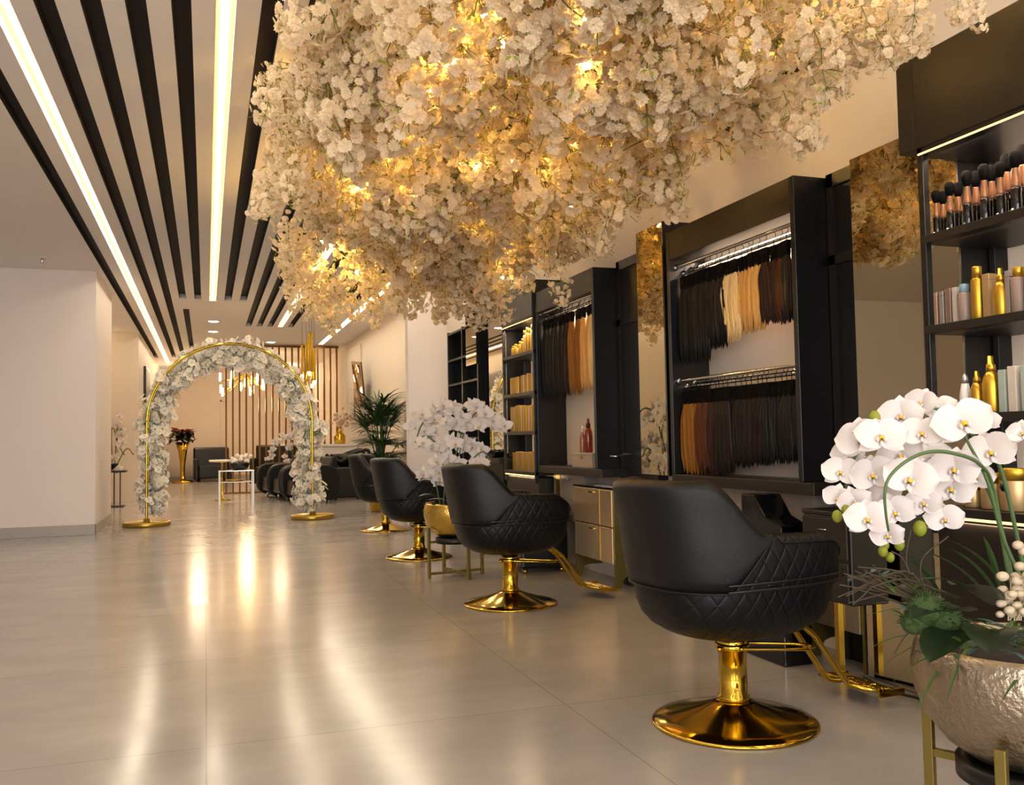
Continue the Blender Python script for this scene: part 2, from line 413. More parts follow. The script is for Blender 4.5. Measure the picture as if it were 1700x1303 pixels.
def blossom_np(rg, size):
    """one double blossom: arrays of verts, quads, mat index"""
    V = []; Q = []; Mi = []
    for layer, (n, rr, lift) in enumerate(((6, 1.0, .25), (4, .6, .6))):
        off = rg.uniform(0, 6.28)
        for k in range(n):
            a = off+2*PI*k/n+rg.uniform(-.15, .15); L = rr*rg.uniform(.85, 1.1)*size/2; wd = L*.46
            ca, sa = math.cos(a), math.sin(a); z1 = L*lift*rg.uniform(.8, 1.2)
            b = len(V)
            def P(u, v, z): return (ca*L*u-sa*wd*v, sa*L*u+ca*wd*v, z1*z)
            V += [(0, 0, 0), P(.58, -1, .95), P(1.02, -.5, .7), P(.84, 0, .55), P(1.02, .5, .7), P(.58, 1, .95)]
            Q += [(b, b+1, b+2, b+3), (b, b+3, b+4, b+5)]; Mi += [0, 0]
    return np.array(V), np.array(Q), Mi
def rot_to(n, rg):
    n = Vector(n).normalized(); q = n.to_track_quat('Z', 'Y').to_matrix() @ Matrix.Rotation(rg.uniform(0, 6.28), 3, 'Z'); return np.array(q)
def spray_mesh(name, seed, n=46, length=.42, rad=.12, size=.058, leaves=6, drop=True, mats=('petal_blossom', 'twig_green', 'leaf_yellow')):
    rg = random.Random(seed); VV = []; QQ = []; MM = []; o = 0
    def push(V, Q, Mi):
        nonlocal o
        VV.append(V); QQ.append(Q+o); MM.extend(Mi); o += len(V)
    bl = [(orchid_np if len(mats) > 3 else blossom_np)(rg, size*rg.uniform(.85, 1.15)) for _ in range(5)]
    # main stem + side twigs as slim square prisms
    def twig(p, q, w):
        p = Vector(p); q = Vector(q); d = (q-p).normalized(); a = d.orthogonal().normalized(); b = d.cross(a)
        V = np.array([tuple(e+a*x*w+b*y*w) for e in (p, q) for x, y in ((-1, -1), (1, -1), (1, 1), (-1, 1))])
        push(V, np.array([(0, 1, 5, 4), (1, 2, 6, 5), (2, 3, 7, 6), (3, 0, 4, 7)]), [1]*4)
    pts = []
    x = y = 0.
    for i in range(6):
        z = -length*i/5; pts.append((x, y, z)); x += rg.uniform(-.02, .02); y += rg.uniform(-.02, .02)
    for p, q in zip(pts[:-1], pts[1:]): twig(p, q, .0016)
    for _ in range(4):
        i = rg.randrange(0, 5); p = pts[i]; a = rg.uniform(0, 6.28); twig(p, (p[0]+math.cos(a)*rad*.9, p[1]+math.sin(a)*rad*.9, p[2]-rg.uniform(-.02, .09)), .0010)
    for _ in range(n):
        t = rg.random()**.8; i = min(4, int(t*5)); p = pts[i]; a = rg.uniform(0, 6.28); r = rad*math.sqrt(rg.uniform(.15, 1))*(1-.55*max(0, t-.6)/.4)
        c = np.array((p[0]+math.cos(a)*r, p[1]+math.sin(a)*r, -length*t+rg.uniform(-.03, .03)))
        nrm = Vector((math.cos(a)+rg.uniform(-.5, .5), math.sin(a)+rg.uniform(-.5, .5), rg.uniform(-1.6, .3)))
        e = Vector(c)-Vector(p); sd = e.orthogonal().normalized()*.0011
        if len(mats) < 4: push(np.array([tuple(Vector(p)-sd), tuple(Vector(p)+sd), tuple(Vector(c)+sd), tuple(Vector(c)-sd)]), np.array([(0, 1, 2, 3)]), [1])
        V, Q, Mi = bl[rg.randrange(5)]; nrm = nrm if len(mats) < 4 else Vector((math.cos(a), math.sin(a), rg.uniform(-.6, .6))); push(V @ rot_to(nrm, rg).T + c, Q, Mi)
    for _ in range(leaves):
        t = rg.random(); a = rg.uniform(0, 6.28); r = rad*.8; c = np.array((math.cos(a)*r, math.sin(a)*r, -length*t)); L = .028
        V = np.array([(0, 0, 0), (L*.5, L*.25, .003), (L, 0, 0), (L*.5, -L*.25, .003)]); push(V @ rot_to((math.cos(a), math.sin(a), rg.uniform(-1, 1)), rg).T+c, np.array([(0, 1, 2, 3)]), [2])
    V = np.concatenate(VV); Q = np.concatenate(QQ)
    return (V, Q, np.array(MM), mats)
def flower_mass(root, sprays, places, partname, stuffname, nmain=100):
    """places: list of (loc, euler, scale, key distance); nearest nmain are parts, the rest one stuff part"""
    meshes = [fast_mesh(partname, *s) for s in sprays]
    places = sorted(places, key=lambda p: p[3])
    for i, (loc, eu, s, _) in enumerate(places[:nmain]):
        o = bpy.data.objects.new(partname, meshes[i % len(meshes)]); COL.objects.link(o); o.parent = root
        o.location = loc; o.rotation_euler = eu; o.scale = (s, s, s)
    VV = []; QQ = []; MM = []; o = 0
    for i, (loc, eu, s, _) in enumerate(places[nmain:]):
        V, Q, Mi, mats = sprays[i % len(sprays)]; R = np.array(Euler(eu).to_matrix())
        VV.append((V*s) @ R.T + np.array(loc)); QQ.append(Q+o); MM.append(Mi); o += len(V)
    if VV:
        me = fast_mesh(stuffname, np.concatenate(VV), np.concatenate(QQ), np.concatenate(MM), sprays[0][3])
        ob = bpy.data.objects.new(stuffname, me); COL.objects.link(ob); ob.parent = root; ob['kind'] = 'stuff'
    return root

# hanging cloud of blossom over the chairs
cl = thing('hanging_blossom_canopy', 'huge canopy of cream artificial blossom hanging from the ceiling over the chairs', 'flower decoration', (1.6, 5.2, ZC))
sprays = [spray_mesh('s', 11+i, n=60, length=.42, rad=.13, size=.060, leaves=16) for i in range(4)]
rg = random.Random(5); pl = []
def cl_in(x, y, g=0):
    # footprint in plan
    cx = 1.56; a = 1.06-g; yc = 5.2; b = 3.0-g
    if y > 6.3: cx = 1.75; a = .98-g
    return (abs((x-cx)/a)**2.6+abs((y-yc)/b)**2.6) < 1
def cl_low(x, y):
    z = 2.50+.12*math.sin(x*3.1+1)*math.cos(y*2.3)+.07*math.sin(y*5+x*4)
    z += .12*max(0, (4.2-y))*.5
    return z
def rim(x, y):
    cx = 1.75 if y > 6.3 else 1.56; a = .98 if y > 6.3 else 1.06
    return abs((x-cx)/a)**2.6+abs((y-5.2)/3.0)**2.6
while len(pl) < 620:
    x = rg.uniform(.4, 2.8); y = rg.uniform(2.1, 8.3)
    if not cl_in(x, y): continue
    e = rim(x, y)
    zl = cl_low(x, y)+.18*max(0, e-.6)/.4*rg.uniform(0, 1.2)
    ztop = ZC-.02
    if e > .62 or rg.random() < .22: z = rg.uniform(zl+.30, ztop)
    else: z = zl+.30+rg.random()**2*.28
    z = min(z, ztop)
    ang = math.atan2(y-5.2, (x-1.6)*2.2); tilt = rg.uniform(-.35, .35)+.55*max(0, e-.5)
    eu = (math.sin(ang)*tilt, -math.cos(ang)*tilt, rg.uniform(0, 6.28))
    # composed: tilt outward
    d = (x-0)**2+y**2+(z-1.1)**2
    s = rg.uniform(.8, 1.15)
    pl.append(((x-1.6, y-5.2, z-ZC), eu, s, d+(.0 if e > .6 or z-zl < .45 else 6)))
# drooping outliers
for (px, py, d) in [(530, 30, 4.2), (500, 95, 4.4), (462, 110, 4.6), (440, 275, 5.6), (510, 160, 4.6), (690, 480, 7.6), (760, 470, 7.4), (925, 450, 6.6), (1105, 255, 4.9), (1300, 150, 3.9), (1330, 160, 3.9), (620, 490, 8.2), (560, 510, 8.6), (1240, 40, 3.4), (1380, 25, 3.3), (1340, 20, 3.2), (1430, 10, 3.2), (1590, -10, 3.0), (1620, 5, 3.0), (1390, 45, 3.35), (1450, 0, 3.3), (1310, 15, 3.5), (1350, -10, 3.4), (1410, -10, 3.35), (1470, -15, 3.2), (1520, -25, 3.1), (850, 470, 7.0), (1010, 340, 5.6), (500, 480, 8.6), (790, 495, 7.8)]:
    p = at(px, py, d); p.z = min(p.z, ZC-.03); pl.append(((p.x-1.6, p.y-5.2, p.z-ZC), (rg.uniform(-.3, .3), rg.uniform(-.3, .3), rg.uniform(0, 6)), rg.uniform(.6, .8)*(.4 if px > 1560 else .85 if px > 1360 else 1), 3))
for _ in range(46):
    p = at(rg.uniform(465, 830), rg.uniform(400, 478), rg.uniform(7.0, 8.4)); p.z = min(p.z, ZC-.03)
    if p.x < 2.8: pl.append(((p.x-1.6, p.y-5.2, p.z-ZC), (rg.uniform(-.3, .3), rg.uniform(-.3, .3), rg.uniform(0, 6)), rg.uniform(.7, .95), 60))
for px, py, d in [(475, 350, 6.6), (485, 380, 6.9), (500, 365, 6.9), (470, 395, 7.2), (510, 400, 7.2), (490, 420, 7.4), (520, 340, 6.6)]:
    p = at(px, py, d); pl.append(((p.x-1.6, p.y-5.2, p.z-ZC), (.1, .1, px), .85, 60))
for _ in range(16):
    p = at(rg.uniform(445, 520), rg.uniform(60, 330), rg.uniform(4.6, 5.8)); p.z = min(p.z, ZC-.03)
    pl.append(((p.x-1.6, p.y-5.2, p.z-ZC), (rg.uniform(-.3, .3), rg.uniform(-.5, 0), rg.uniform(0, 6)), rg.uniform(.5, .75), 20))
flower_mass(cl, sprays, pl, 'blossom_branch', 'blossom_mass')
# supporting mesh grid up at the ceiling + wires
g = MB()
for i in range(7): g.tube([(-.8+i*.27, -2.5, -.035), (-.8+i*.27, 2.6, -.035)], .006, 5)
for i in range(12): g.tube([(-.85, -2.5+i*.46, -.04), (.88, -2.5+i*.46, -.04)], .006, 5)
g.build('support_grid', 'twig', cl)
# loose bare twigs poking out
tw = MB()
for _ in range(90):
    x = rg.uniform(-1.0, 1.0); y = rg.uniform(-2.6, 2.8)
    if not cl_in(x+1.6, y+5.2, .1): continue
    z = cl_low(x+1.6, y+5.2)-ZC+rg.uniform(.0, .25); a = rg.uniform(0, 6.28); L = rg.uniform(.12, .3)
    p0 = Vector((x, y, z+.1)); d = Vector((math.cos(a), math.sin(a), rg.uniform(-1, .1))).normalized()
    tw.tube([p0, p0+d*L*.5+Vector((0, 0, -.01)), p0+d*L], [.004, .003, .0015], 5)
o = tw.build('bare_twigs', 'twig_green', cl); o['kind'] = 'stuff'
# fairy lights in the canopy
FLO = Vector((1.6, 5.2, ZC))
bm_ = bpy.data.meshes.new('bulb'); bs = MB().sphere((0, 0, 0), .013, 8, 6).mesh('bulb', 'bulb_warm')
wire = []; spots = [(760, 60, 4.0), (752, 85, 4.0), (665, 160, 4.9), (655, 185, 4.9), (600, 270, 6.0), (590, 280, 6), (540, 400, 7.4), (520, 440, 8.0), (518, 425, 8.0), (545, 405, 7.4), (715, 200, 5.0)]
for i in range(98):
    if i < len(spots)*2:
        q = spots[i//2]; p = at(q[0]+rg.uniform(-12, 12), q[1]+rg.uniform(-12, 12), q[2]*.97)
    else:
        x = rg.uniform(.7, 2.5); y = rg.uniform(2.8, 7.9); p = Vector((x, y, cl_low(x, y)+rg.uniform(.05, .3)))
        if not cl_in(x, y, .12): continue
    wire.append(p-FLO)
wire.sort(key=lambda p: p.y)
wm = MB()
for p, q in zip(wire[:-1], wire[1:]):
    if (p-q).length < .9: wm.tube([p, (p+q)/2+Vector((0, 0, .05)), q], .0012, 4)
fl = wm.build('string_light', 'twig', cl)
for p in wire:
    o = bpy.data.objects.new('bulb', bs); COL.objects.link(o); o.parent = fl; o.location = p
for (x, y, z, pw) in [(1.2, 4.2, 2.80, 34), (1.9, 3.6, 2.85, 28), (.95, 5.4, 2.75, 36), (1.6, 5.6, 2.75, 36), (1.1, 6.8, 2.65, 36), (1.7, 7.4, 2.62, 34), (2.2, 6.4, 2.75, 26), (2.2, 4.6, 2.8, 26), (1.35, 3.2, 2.85, 30), (2.1, 2.7, 2.95, 24), (1.0, 7.8, 2.6, 26)]:
    point('canopy_glow', (x, y, z), pw*.62, (1.0, .60, .13), .04)

# ------------------------------------------------------------------ flower arch
AY = 13.4; AX = .345; AR = 1.112; AZ = 1.40
ar_ = thing('flower_arch', 'round-topped gold metal arch wound with white flowers standing on two disc feet', 'flower arch', (AX, AY, 0))
def arch_path(r, n=36, z0=.05):
    return [(-r, 0, z0), (-r, 0, .6)]+[(-r*math.cos(PI*i/n), 0, AZ+r*math.sin(PI*i/n)) for i in range(n+1)]+[(r, 0, .6), (r, 0, z0)]
MB().tube(arch_path(AR), .017, 10).build('frame_tube', 'gold', ar_)
f2 = MB().tube([(p[0]*.985, .05, p[2]-.01) for p in arch_path(AR)][1:-1], .012, 8); f2.build('frame_tube', 'gold', ar_)
for s in (-1, 1):
    MB().lathe([(.30, 0), (.31, .01), (.31, .05), (.30, .062), (.27, .062), (.25, .05), (.05, .052), (.04, .1), (.02, .1)], (s*AR, 0, 0), 40).build('base_disc', 'gold_brushed', ar_)
asp = [spray_mesh('a', 31+i, n=17, length=.24, rad=.15, size=.115, leaves=60, mats=('petal_arch', 'stem_green', 'leaf_mid', 'petal_core')) for i in range(4)]
pl = []
path = []
tot = 2*1.22+PI*AR
for k in range(170):
    t = k/170*tot; 
    if t < 1.22: c = Vector((-AR, 0, .2+t)); inn = Vector((1, 0, 0))
    elif t < 1.22+PI*AR:
        a = (t-1.22)/AR; c = Vector((-AR*math.cos(a), 0, AZ+AR*math.sin(a))); inn = Vector((math.cos(a), 0, -math.sin(a)))
    else: c = Vector((AR, 0, AZ-(t-1.22-PI*AR))); inn = Vector((-1, 0, 0))
    th = rg.uniform(0, 6.28); r = rg.uniform(.03, .13)
    off = .06 if t < 1.22 else (.03 if t > 1.22+PI*AR else .13)
    p = c+inn*(off+math.cos(th)*r)+Vector((0, math.sin(th)*r+.17, .1))
    pl.append((tuple(p), (rg.uniform(-.5, .5), rg.uniform(-.5, .5), rg.uniform(0, 6.28)), rg.uniform(.72, 1.0), p.y))
flower_mass(ar_, asp, pl, 'flower_cluster', 'garland')

# ------------------------------------------------------------------ salon chair
def sup(phi, a, b, n=2.7):
    c, s = math.cos(phi), math.sin(phi)
    return (-a*math.copysign(abs(c)**(2/n), c), b*math.copysign(abs(s)**(2/n), s))
def smooth(t): t = max(0, min(1, t)); return t*t*(3-2*t)
def ztop(x):
    if x < -.05: return .745+(.935-.745)*smooth((-.05-x)/.20)
    if x < .20: return .745-.008*(x+.05)/.25
    return .737-.13*((x-.20)/.17)**2 if x < .37 else .60
def shell_pt(phi, z, off):
    a = .362+off; b = .298+off
    x, y = sup(phi, a, b)
    if x > 0: x *= 1.07
    w = max(0, -x/.36)
    x -= .17*max(0, z-.5)*w
    k = .02*math.sin(PI*max(0, min(1, (z-.45)/.35)))*(1-w)  # arms bulge
    # taper inward below
    if z < .5: f = 1-.35*((.5-z)/.16)**2; x *= f; y *= f
    # back narrows a little to top
    y *= 1+.03*w*(z-.5)/.4
    return (x, y+math.copysign(k, y) if abs(y) > .02 else y, z)
def salon_chair():
    t = thing('salon_chair', 'x', 'salon chair', (0, 0, 0), 0, 'black leather salon chairs facing the mirrors')
    MB().lathe([(.31, 0), (.314, .004), (.312, .010), (.304, .015), (.25, .027), (.19, .043), (.13, .062), (.085, .078), (.066, .087), (.05, .089)], n=64).build('pedestal_base', 'gold', t)
    MB().lathe([(.05, .088), (.060, .09), (.061, .104), (.053, .109), (.053, .272), (.057, .274), (.058, .318), (.054, .322), (.04, .325), (.04, .34)], n=40).build('column', 'gold', t)
    MB().lathe([(.05, .335), (.11, .345), (.13, .36), (.05, .362)], n=24).build('swivel_plate', 'laminate_black', t)
    lv = MB(); a0 = R_(-18)
    def P(u, v, z): return (u*math.cos(a0)-v*math.sin(a0), u*math.sin(a0)+v*math.cos(a0), z)
    lv.tube([P(.0, -.055, .29), P(.1, -.058, .285), P(.28, -.05, .275), P(.32, -.02, .273), P(.32, .03, .273), P(.27, .05, .275), P(.1, .055, .285), P(0, .055, .29)], .0065, 8)
    lv.lathe([(.062, .278), (.066, .282), (.066, .30), (.062, .304)], n=24)
    lv.sphere((-.075, -.02, .29), .012); lv.sphere((-.01, -.068, .292), .010)
    lv.build('pump_lever', 'gold', t)
    fr = MB()
    for s in (-1, 1):
        fr.tube([(.20, s*.05, .40), (.28, s*.05, .365), (.36, s*.055, .30), (.50, s*.06, .115), (.53, s*.06, .085), (.57, s*.06, .075), (.66, s*.06, .068)], .0115, 10)
        fr.tube([(.52, s*.06, .095), (.545, s*.12, .085), (.59, s*.14, .078), (.66, s*.14, .07)], .009, 8)
    fr.tube([(.28, -.05, .365), (.28, .05, .365)], .01, 8)
    fr.build('footrest_frame', 'gold', t)
    ft = MB()
    for i in range(6): ft.tube([(.60+i*.022, -.15, .078-i*.004), (.60+i*.022, .15, .078-i*.004)], .0085, 8)
    ft.box(.59, .725, -.155, -.145, .05, .075); ft.box(.59, .725, .145, .155, .05, .075)
    ft.build('footrest_plate', 'gold', t)
    # lower bowl
    rows = []; N = 56
    prof = [(.30, .338), (.52, .345), (.70, .362), (.84, .392), (.93, .43), (.98, .475), (1.0, .52), (1.0, .56), (.985, .575), (.94, .58)]
    ex = lambda p: (p[0]*(1.06 if p[0] > 0 else 1), p[1])
    for f, z in prof:
        rows.append([(*ex(sup(2*PI*j/N, .36*f, .296*f)), z) for j in range(N)])
    b = MB().grid(rows, closed=True, flip=True)
    b.add(rows[0], [tuple(range(N))[::-1]]); b.add(rows[-1], [tuple(range(N))])
    b.build('seat_shell', 'leather_quilted', t)
    # arm/inner shell
    PH = 2.78; NC = 90; th = .075; rows = []
    def column(phi):
        x0, _ = sup(phi, .362, .298); zt = ztop(x0); pts = []
        zb = .545
        for k in range(7): z = zb+(zt-.035-zb)*k/6; pts.append(shell_pt(phi, z, .004))
        for k in range(1, 6):
            a = PI*k/6; off = .004-th/2+th/2*math.cos(a); z = zt-.035+.035*math.sin(a); pts.append(shell_pt(phi, z, off))
        for k in range(6): z = zt-.035+(.52-zt+.035)*k/5; pts.append(shell_pt(phi, z, .004-th))
        return pts
    cols = [column(-PH+2*PH*i/NC) for i in range(NC+1)]
    s = MB().grid(cols); 
    for ci, fl_ in ((0, False), (-1, True)):
        c = cols[ci]; n = len(c); f = list(range(n)); s.add(c, [tuple(f if fl_ else f[::-1])], smooth=False)
    s.build('armrests', 'leather_quilted', t)
    # backrest overlay
    def col2(phi):
        x0, _ = sup(phi, .362, .298); zt = ztop(x0)+.006; zl = .545 if x0 < -.2 else .545+(x0+.2)*1.22; zl = min(zl, zt-.012); pts = []
        r = min(.04, (zt-zl)/2)
        pts.append(shell_pt(phi, zl+.001, -.004)); 
        for k in range(9):
            z = zl+(zt-r-zl)*k/8; pts.append(shell_pt(phi, z, .013 if 0 < k else .008))
        for k in range(1, 6):
            a = PI*k/6; off = .016-(th+.02)/2+(th+.02)/2*math.cos(a); z = zt-r+r*math.sin(a); pts.append(shell_pt(phi, z, off))
        for k in range(7): z = zt-r+(.53-zt+r)*k/6; pts.append(shell_pt(phi, z, .016-th-.02))
        return pts
    PB = 1.50; cols = [col2(-PB+2*PB*i/80) for i in range(81)]
    s = MB().grid(cols)
    for ci, fl_ in ((0, False), (-1, True)):
        c = cols[ci]; n = len(c); f = list(range(n)); s.add(c, [tuple(f if fl_ else f[::-1])])
    br = s.build('backrest', 'leather', t)
    for sgn in (-1, 1):
        sm = MB()
        pts = []
        for i in range(30):
            phi = sgn*(.0+PB*i/29); x0, _ = sup(phi, .362, .298); zt = ztop(x0)+.006; zl = .545 if x0 < -.2 else .545+(x0+.2)*1.22; zl = min(zl, zt-.012)
            pts.append(shell_pt(phi, zl, .009))
        sm.tube(pts, .004, 6); sm.build('seam', 'leather', br)
        zp = MB(); pts = [shell_pt(sgn*(1.05+(PH-1.15)*i/24), .575+.01*math.sin(i/24*3), .022) for i in range(25)]
        zp.tube(pts, .0045, 6); pts2 = [(p[0], p[1], p[2]-.022) for p in pts]; zp.tube(pts2, .0045, 6)
        z_ = zp.build('zip_piping', 'leather_gloss', t)
        MB().box(-.10, -.045, sgn*.312, sgn*.322, .556, .566).build('zip_pull', 'chrome', z_)
        ap = MB(); pts = []
        for i in range(26):
            phi = sgn*(1.56+(PH-1.56)*i/25); x0, _ = sup(phi, .362, .298); pts.append(shell_pt(phi, ztop(x0)-.03, .008))
        ap.tube(pts, .004, 6); ap.build('seam', 'leather', t)
    c = MB(); rows = []
    for f, z in [(.9, .50), (1, .52), (1.0, .565), (.94, .585), (.8, .592), (.3, .596)]:
        rows.append([(sup(2*PI*j/40, .285*f, .215*f)[0]+.045, sup(2*PI*j/40, .285*f, .215*f)[1], z) for j in range(40)])
    c.grid(rows, closed=True, flip=True); c.add(rows[-1], [tuple(range(40))]); c.build('seat_cushion', 'leather', t)
    return t
ch = salon_chair(); ch.location = (1.915, 3.09, 0); ch.rotation_euler = (0, 0, R_(6)); ch['label'] = 'black leather salon chair on gold pedestal, nearest and largest, beside the big orchid'
dup(ch, (1.925, 5.82, 0), R_(3), 'black leather salon chair on gold pedestal in front of the mirrored drawers, second nearest')
dup(ch, (1.90, 8.46, 0), R_(4), 'black leather salon chair just behind the small gold orchid bowl, third in the row')
dup(ch, (2.10, 11.2, 0), R_(-28), 'black leather salon chair farthest in the row, beside the potted palm')

# ------------------------------------------------------------------ stands, pots and orchids
def plant_stand(loc, rz, label):
    t = thing('plant_stand', label, 'plant stand', loc, rz, 'gold framed plant stands with black plates')
    for k in range(4):
        a = PI/2*k; x, y = .235*math.cos(a), .235*math.sin(a)
        MB().bar((x, y, 0), (x, y, .40), .024, .024).build('leg', 'gold_satin', t, bevel=.002)
    s = MB(); s.bar((-.235, 0, .035), (.235, 0, .035), .02); s.bar((0, -.235, .0352), (0, .235, .0352), .0199); s.build('stretcher', 'gold_satin', t)
    s = MB()
    for k in range(4):
        a = PI/2*k; s.bar((.15*math.cos(a), .15*math.sin(a), .285), (.235*math.cos(a), .235*math.sin(a), .285), .018)
    s.build('bracket', 'gold_satin', t)
    MB().lathe([(.14, .265), (.165, .27), (.165, .31), (.15, .315), (.12, .314)], n=40).build('plate', 'laminate_black', t)
    return t
A1 = Vector((1.86, 1.70, 0)); A2 = Vector((1.915, 7.18, 0))
plant_stand(A1, R_(118), 'gold and black plant stand under the large hammered bowl at the right edge')
plant_stand(A2, R_(100), 'gold and black plant stand between the second and third salon chairs')
def pot(loc, mat, label):
    prof = [(.10, 0), (.135, .006), (.185, .04), (.232, .10), (.255, .165), (.258, .215), (.248, .262), (.240, .275), (.228, .272), (.228, .24)]
    o = MB().lathe(prof, n=64).build('planter_bowl', mat, None, loc=loc); tag(o, label, 'planter'); return o
pot(A1+Vector((0, 0, .317)), 'gold_hammered', 'large hammered champagne gold bowl planter at the right edge')
pot(A2+Vector((0, 0, .317)), 'gold_crackle', 'smaller-looking bright gold bowl planter between the second and third chairs')
def petal_patch(mb, ang, L, W, cup, twist=0, mi=0, r0=.0, n=6, m=5, lift=0):
    rows = []
    for i in range(n+1):
        t = i/n; w = W*math.sin(PI*min(1, (t*.86+.14)))**.62*(1 if t < 1 else .0)
        if i == n: w = W*.12
        row = []
        for j in range(m+1):
            s = -1+2*j/m; x = r0+L*t - L*.04*s*s; y = w*s/1.0; z = lift*t + cup*(s*s*.6)*W + .10*L*math.sin(PI*t) - .12*L*t*t + twist*s*t*W
            row.append((x*math.cos(ang)-y*math.sin(ang), x*math.sin(ang)+y*math.cos(ang), z))
        rows.append(row)
    mb.grid(rows, mi, flip=True)
def orchid_flower_mesh(seed, wk=1.0):
    r = random.Random(seed); mb = MB()
    for k, (a, L, W) in enumerate(((90, .50, .19), (210, .48, .19), (330, .48, .19))): petal_patch(mb, R_(a+r.uniform(-6, 6)), L, W*wk, .25, r.uniform(-.15, .15))
    for a in (14, 166): petal_patch(mb, R_(a+r.uniform(-4, 4)), .55, .34*wk, .18, r.uniform(-.2, .2), lift=.08+r.uniform(0, .1), n=7, m=7)
    o = len(mb.v)
    for i in range(len(mb.v)):
        pass
    # lip
    lip = MB()
    lip.sphere((0, -.03, .09), .055, 8, 6, 1, (1, 1, 1.3)); lip.sphere((.07, -.06, .09), .05, 8, 5, 0, (.7, 1.2, 1)); lip.sphere((-.07, -.06, .09), .05, 8, 5, 0, (.7, 1.2, 1))
    lip.sphere((0, -.15, .07), .06, 8, 6, 0, (.6, 1.2, .5)); lip.sphere((0, .03, .10), .035, 8, 5, 0)
    lip.sphere((0, -.08, .13), .022, 6, 4, 2)
    mb.merge(lip)
    return mb.mesh('flower', ['petal_orchid', 'petal_core', 'hair_copper'])
OF = [orchid_flower_mesh(i) for i in range(3)]
OF2 = [orchid_flower_mesh(i+5, .66) for i in range(3)]
def put_flower(root, p, size, nrm, rg, roll=None):
    o = bpy.data.objects.new('flower', (OF if root.name == 'orchid_arrangement' else OF2)[rg.randrange(3)]); COL.objects.link(o); o.parent = root
    q = Vector(nrm).normalized().to_track_quat('Z', 'Y'); o.rotation_mode = 'XYZ'
    e = (q.to_matrix() @ Matrix.Rotation(rg.uniform(-.35, .35) if roll is None else roll, 3, 'Z')).to_euler(); o.rotation_euler = e
    o.location = Vector(p)-root.location; o.scale = (size, size, size); return o
def catmull(pts, n=8):
    pts = [Vector(p) for p in pts]; P = [pts[0]*2-pts[1]]+pts+[pts[-1]*2-pts[-2]]; out = []
    for i in range(1, len(P)-2):
        for k in range(n):
            t = k/n; a, b, c, d = P[i-1:i+3]
            out.append(.5*((2*b)+(c-a)*t+(2*a-5*b+4*c-d)*t*t+(3*b-a-3*c+d)*t**3))
    out.append(pts[-1]); return out
def blade(mb, p0, d, L, w, droop, mi=0, n=8, rg=rnd, fold=.3):
    p = Vector(p0); d = Vector(d).normalized(); side = d.cross(Vector((0, 0, 1)));
    if side.length < .05: side = Vector((1, 0, 0))
    side.normalize(); rows = []
    for i in range(n+1):
        t = i/n; ww = w*math.sin(PI*min(.98, .12+.86*t))**.8 if i < n else w*.03
        up = side.cross(d).normalized()
        rows.append([tuple(p-side*ww/2), tuple(p+up*(-fold*ww*.5)), tuple(p+side*ww/2)])
        p = p+d*L/n; d = (d+Vector((0, 0, -droop/n))).normalized()
    mb.grid(rows, mi)
rg = random.Random(21)
o1 = thing('orchid_arrangement', 'large white orchid arrangement with grasses and berries filling the hammered bowl at right', 'flowers', A1+Vector((0, 0, .56)))
O1 = o1.location
DB = 2.02
def local(pts): return [Vector(p)-O1 for p in pts]
stems = [[(1700, 1010, 2.1), (1676, 959, 2.05), (1650, 816, 2.02), (1627, 771, 1.92), (1585, 753, 1.85), (1543, 750, 1.82), (1507, 764, 1.80), (1478, 790, 1.80), (1469, 818, 1.80), (1471, 855, 1.81), (1475, 881, 1.83)],
         [(1710, 1010, 2.1), (1689, 894, 2.07), (1658, 771, 2.05), (1616, 724, 2.03), (1572, 685, 2.03), (1507, 676, 2.03), (1454, 711, 2.02), (1418, 761, 2.0), (1405, 803, 2.0), (1407, 837, 2.0), (1395, 855, 2.0)],
         [(1720, 1010, 2.0), (1668, 900, 1.98), (1640, 800, 1.96), (1606, 732, 1.95), (1590, 700, 1.95)],
         [(1690, 1010, 2.15), (1660, 870, 2.12), (1627, 790, 2.1), (1590, 778, 2.08), (1565, 800, 2.07), (1548, 829, 2.06), (1538, 855, 2.06), (1530, 880, 2.06)],
         [(1725, 1010, 2.0), (1720, 850, 1.95), (1705, 740, 1.93), (1690, 700, 1.92)]]
for s in stems:
    pts = catmull(local([at(*q) for q in s]), 6); k = len(pts)
    MB().tube(pts, [.0052-.0028*i/k for i in range(k)], 7).build('stem', 'stem_green', o1)
CD = (CAM-O1).normalized()
fls = [(1430, 730, 78, 1.94), (1462, 728, 82, 1.90), (1496, 690, 68, 1.98), (1530, 670, 56, 2.02), (1530, 722, 72, 1.92), (1598, 703, 92, 1.88), (1644, 752, 80, 1.99), (1585, 780, 78, 1.96), (1512, 797, 84, 1.88),
       (1452, 790, 76, 1.93), (1441, 863, 72, 1.88), (1486, 850, 66, 1.91), (1580, 811, 72, 2.02), (1533, 837, 60, 2.02), (1567, 862, 60, 2.03), (1391, 826, 48, 1.97), (1397, 785, 62, 1.98), (1420, 832, 54, 1.95), (1475, 888, 54, 1.9), (1496, 756, 74, 1.97), (1698, 719, 46, 1.9), (1545, 762, 66, 2.02), (1562, 680, 52, 2.03), (1620, 790, 56, 2.04), (1472, 822, 60, 1.94), (1640, 700, 40, 2.0), (1410, 752, 55, 2.02)]
for px, py, s, d in fls:
    n = CD+Vector((rg.uniform(-.45, .3), rg.uniform(-.3, .3), rg.uniform(-.5, .25)))
    put_flower(o1, at(px, py, d), s/F*d*1.02, n, rg)
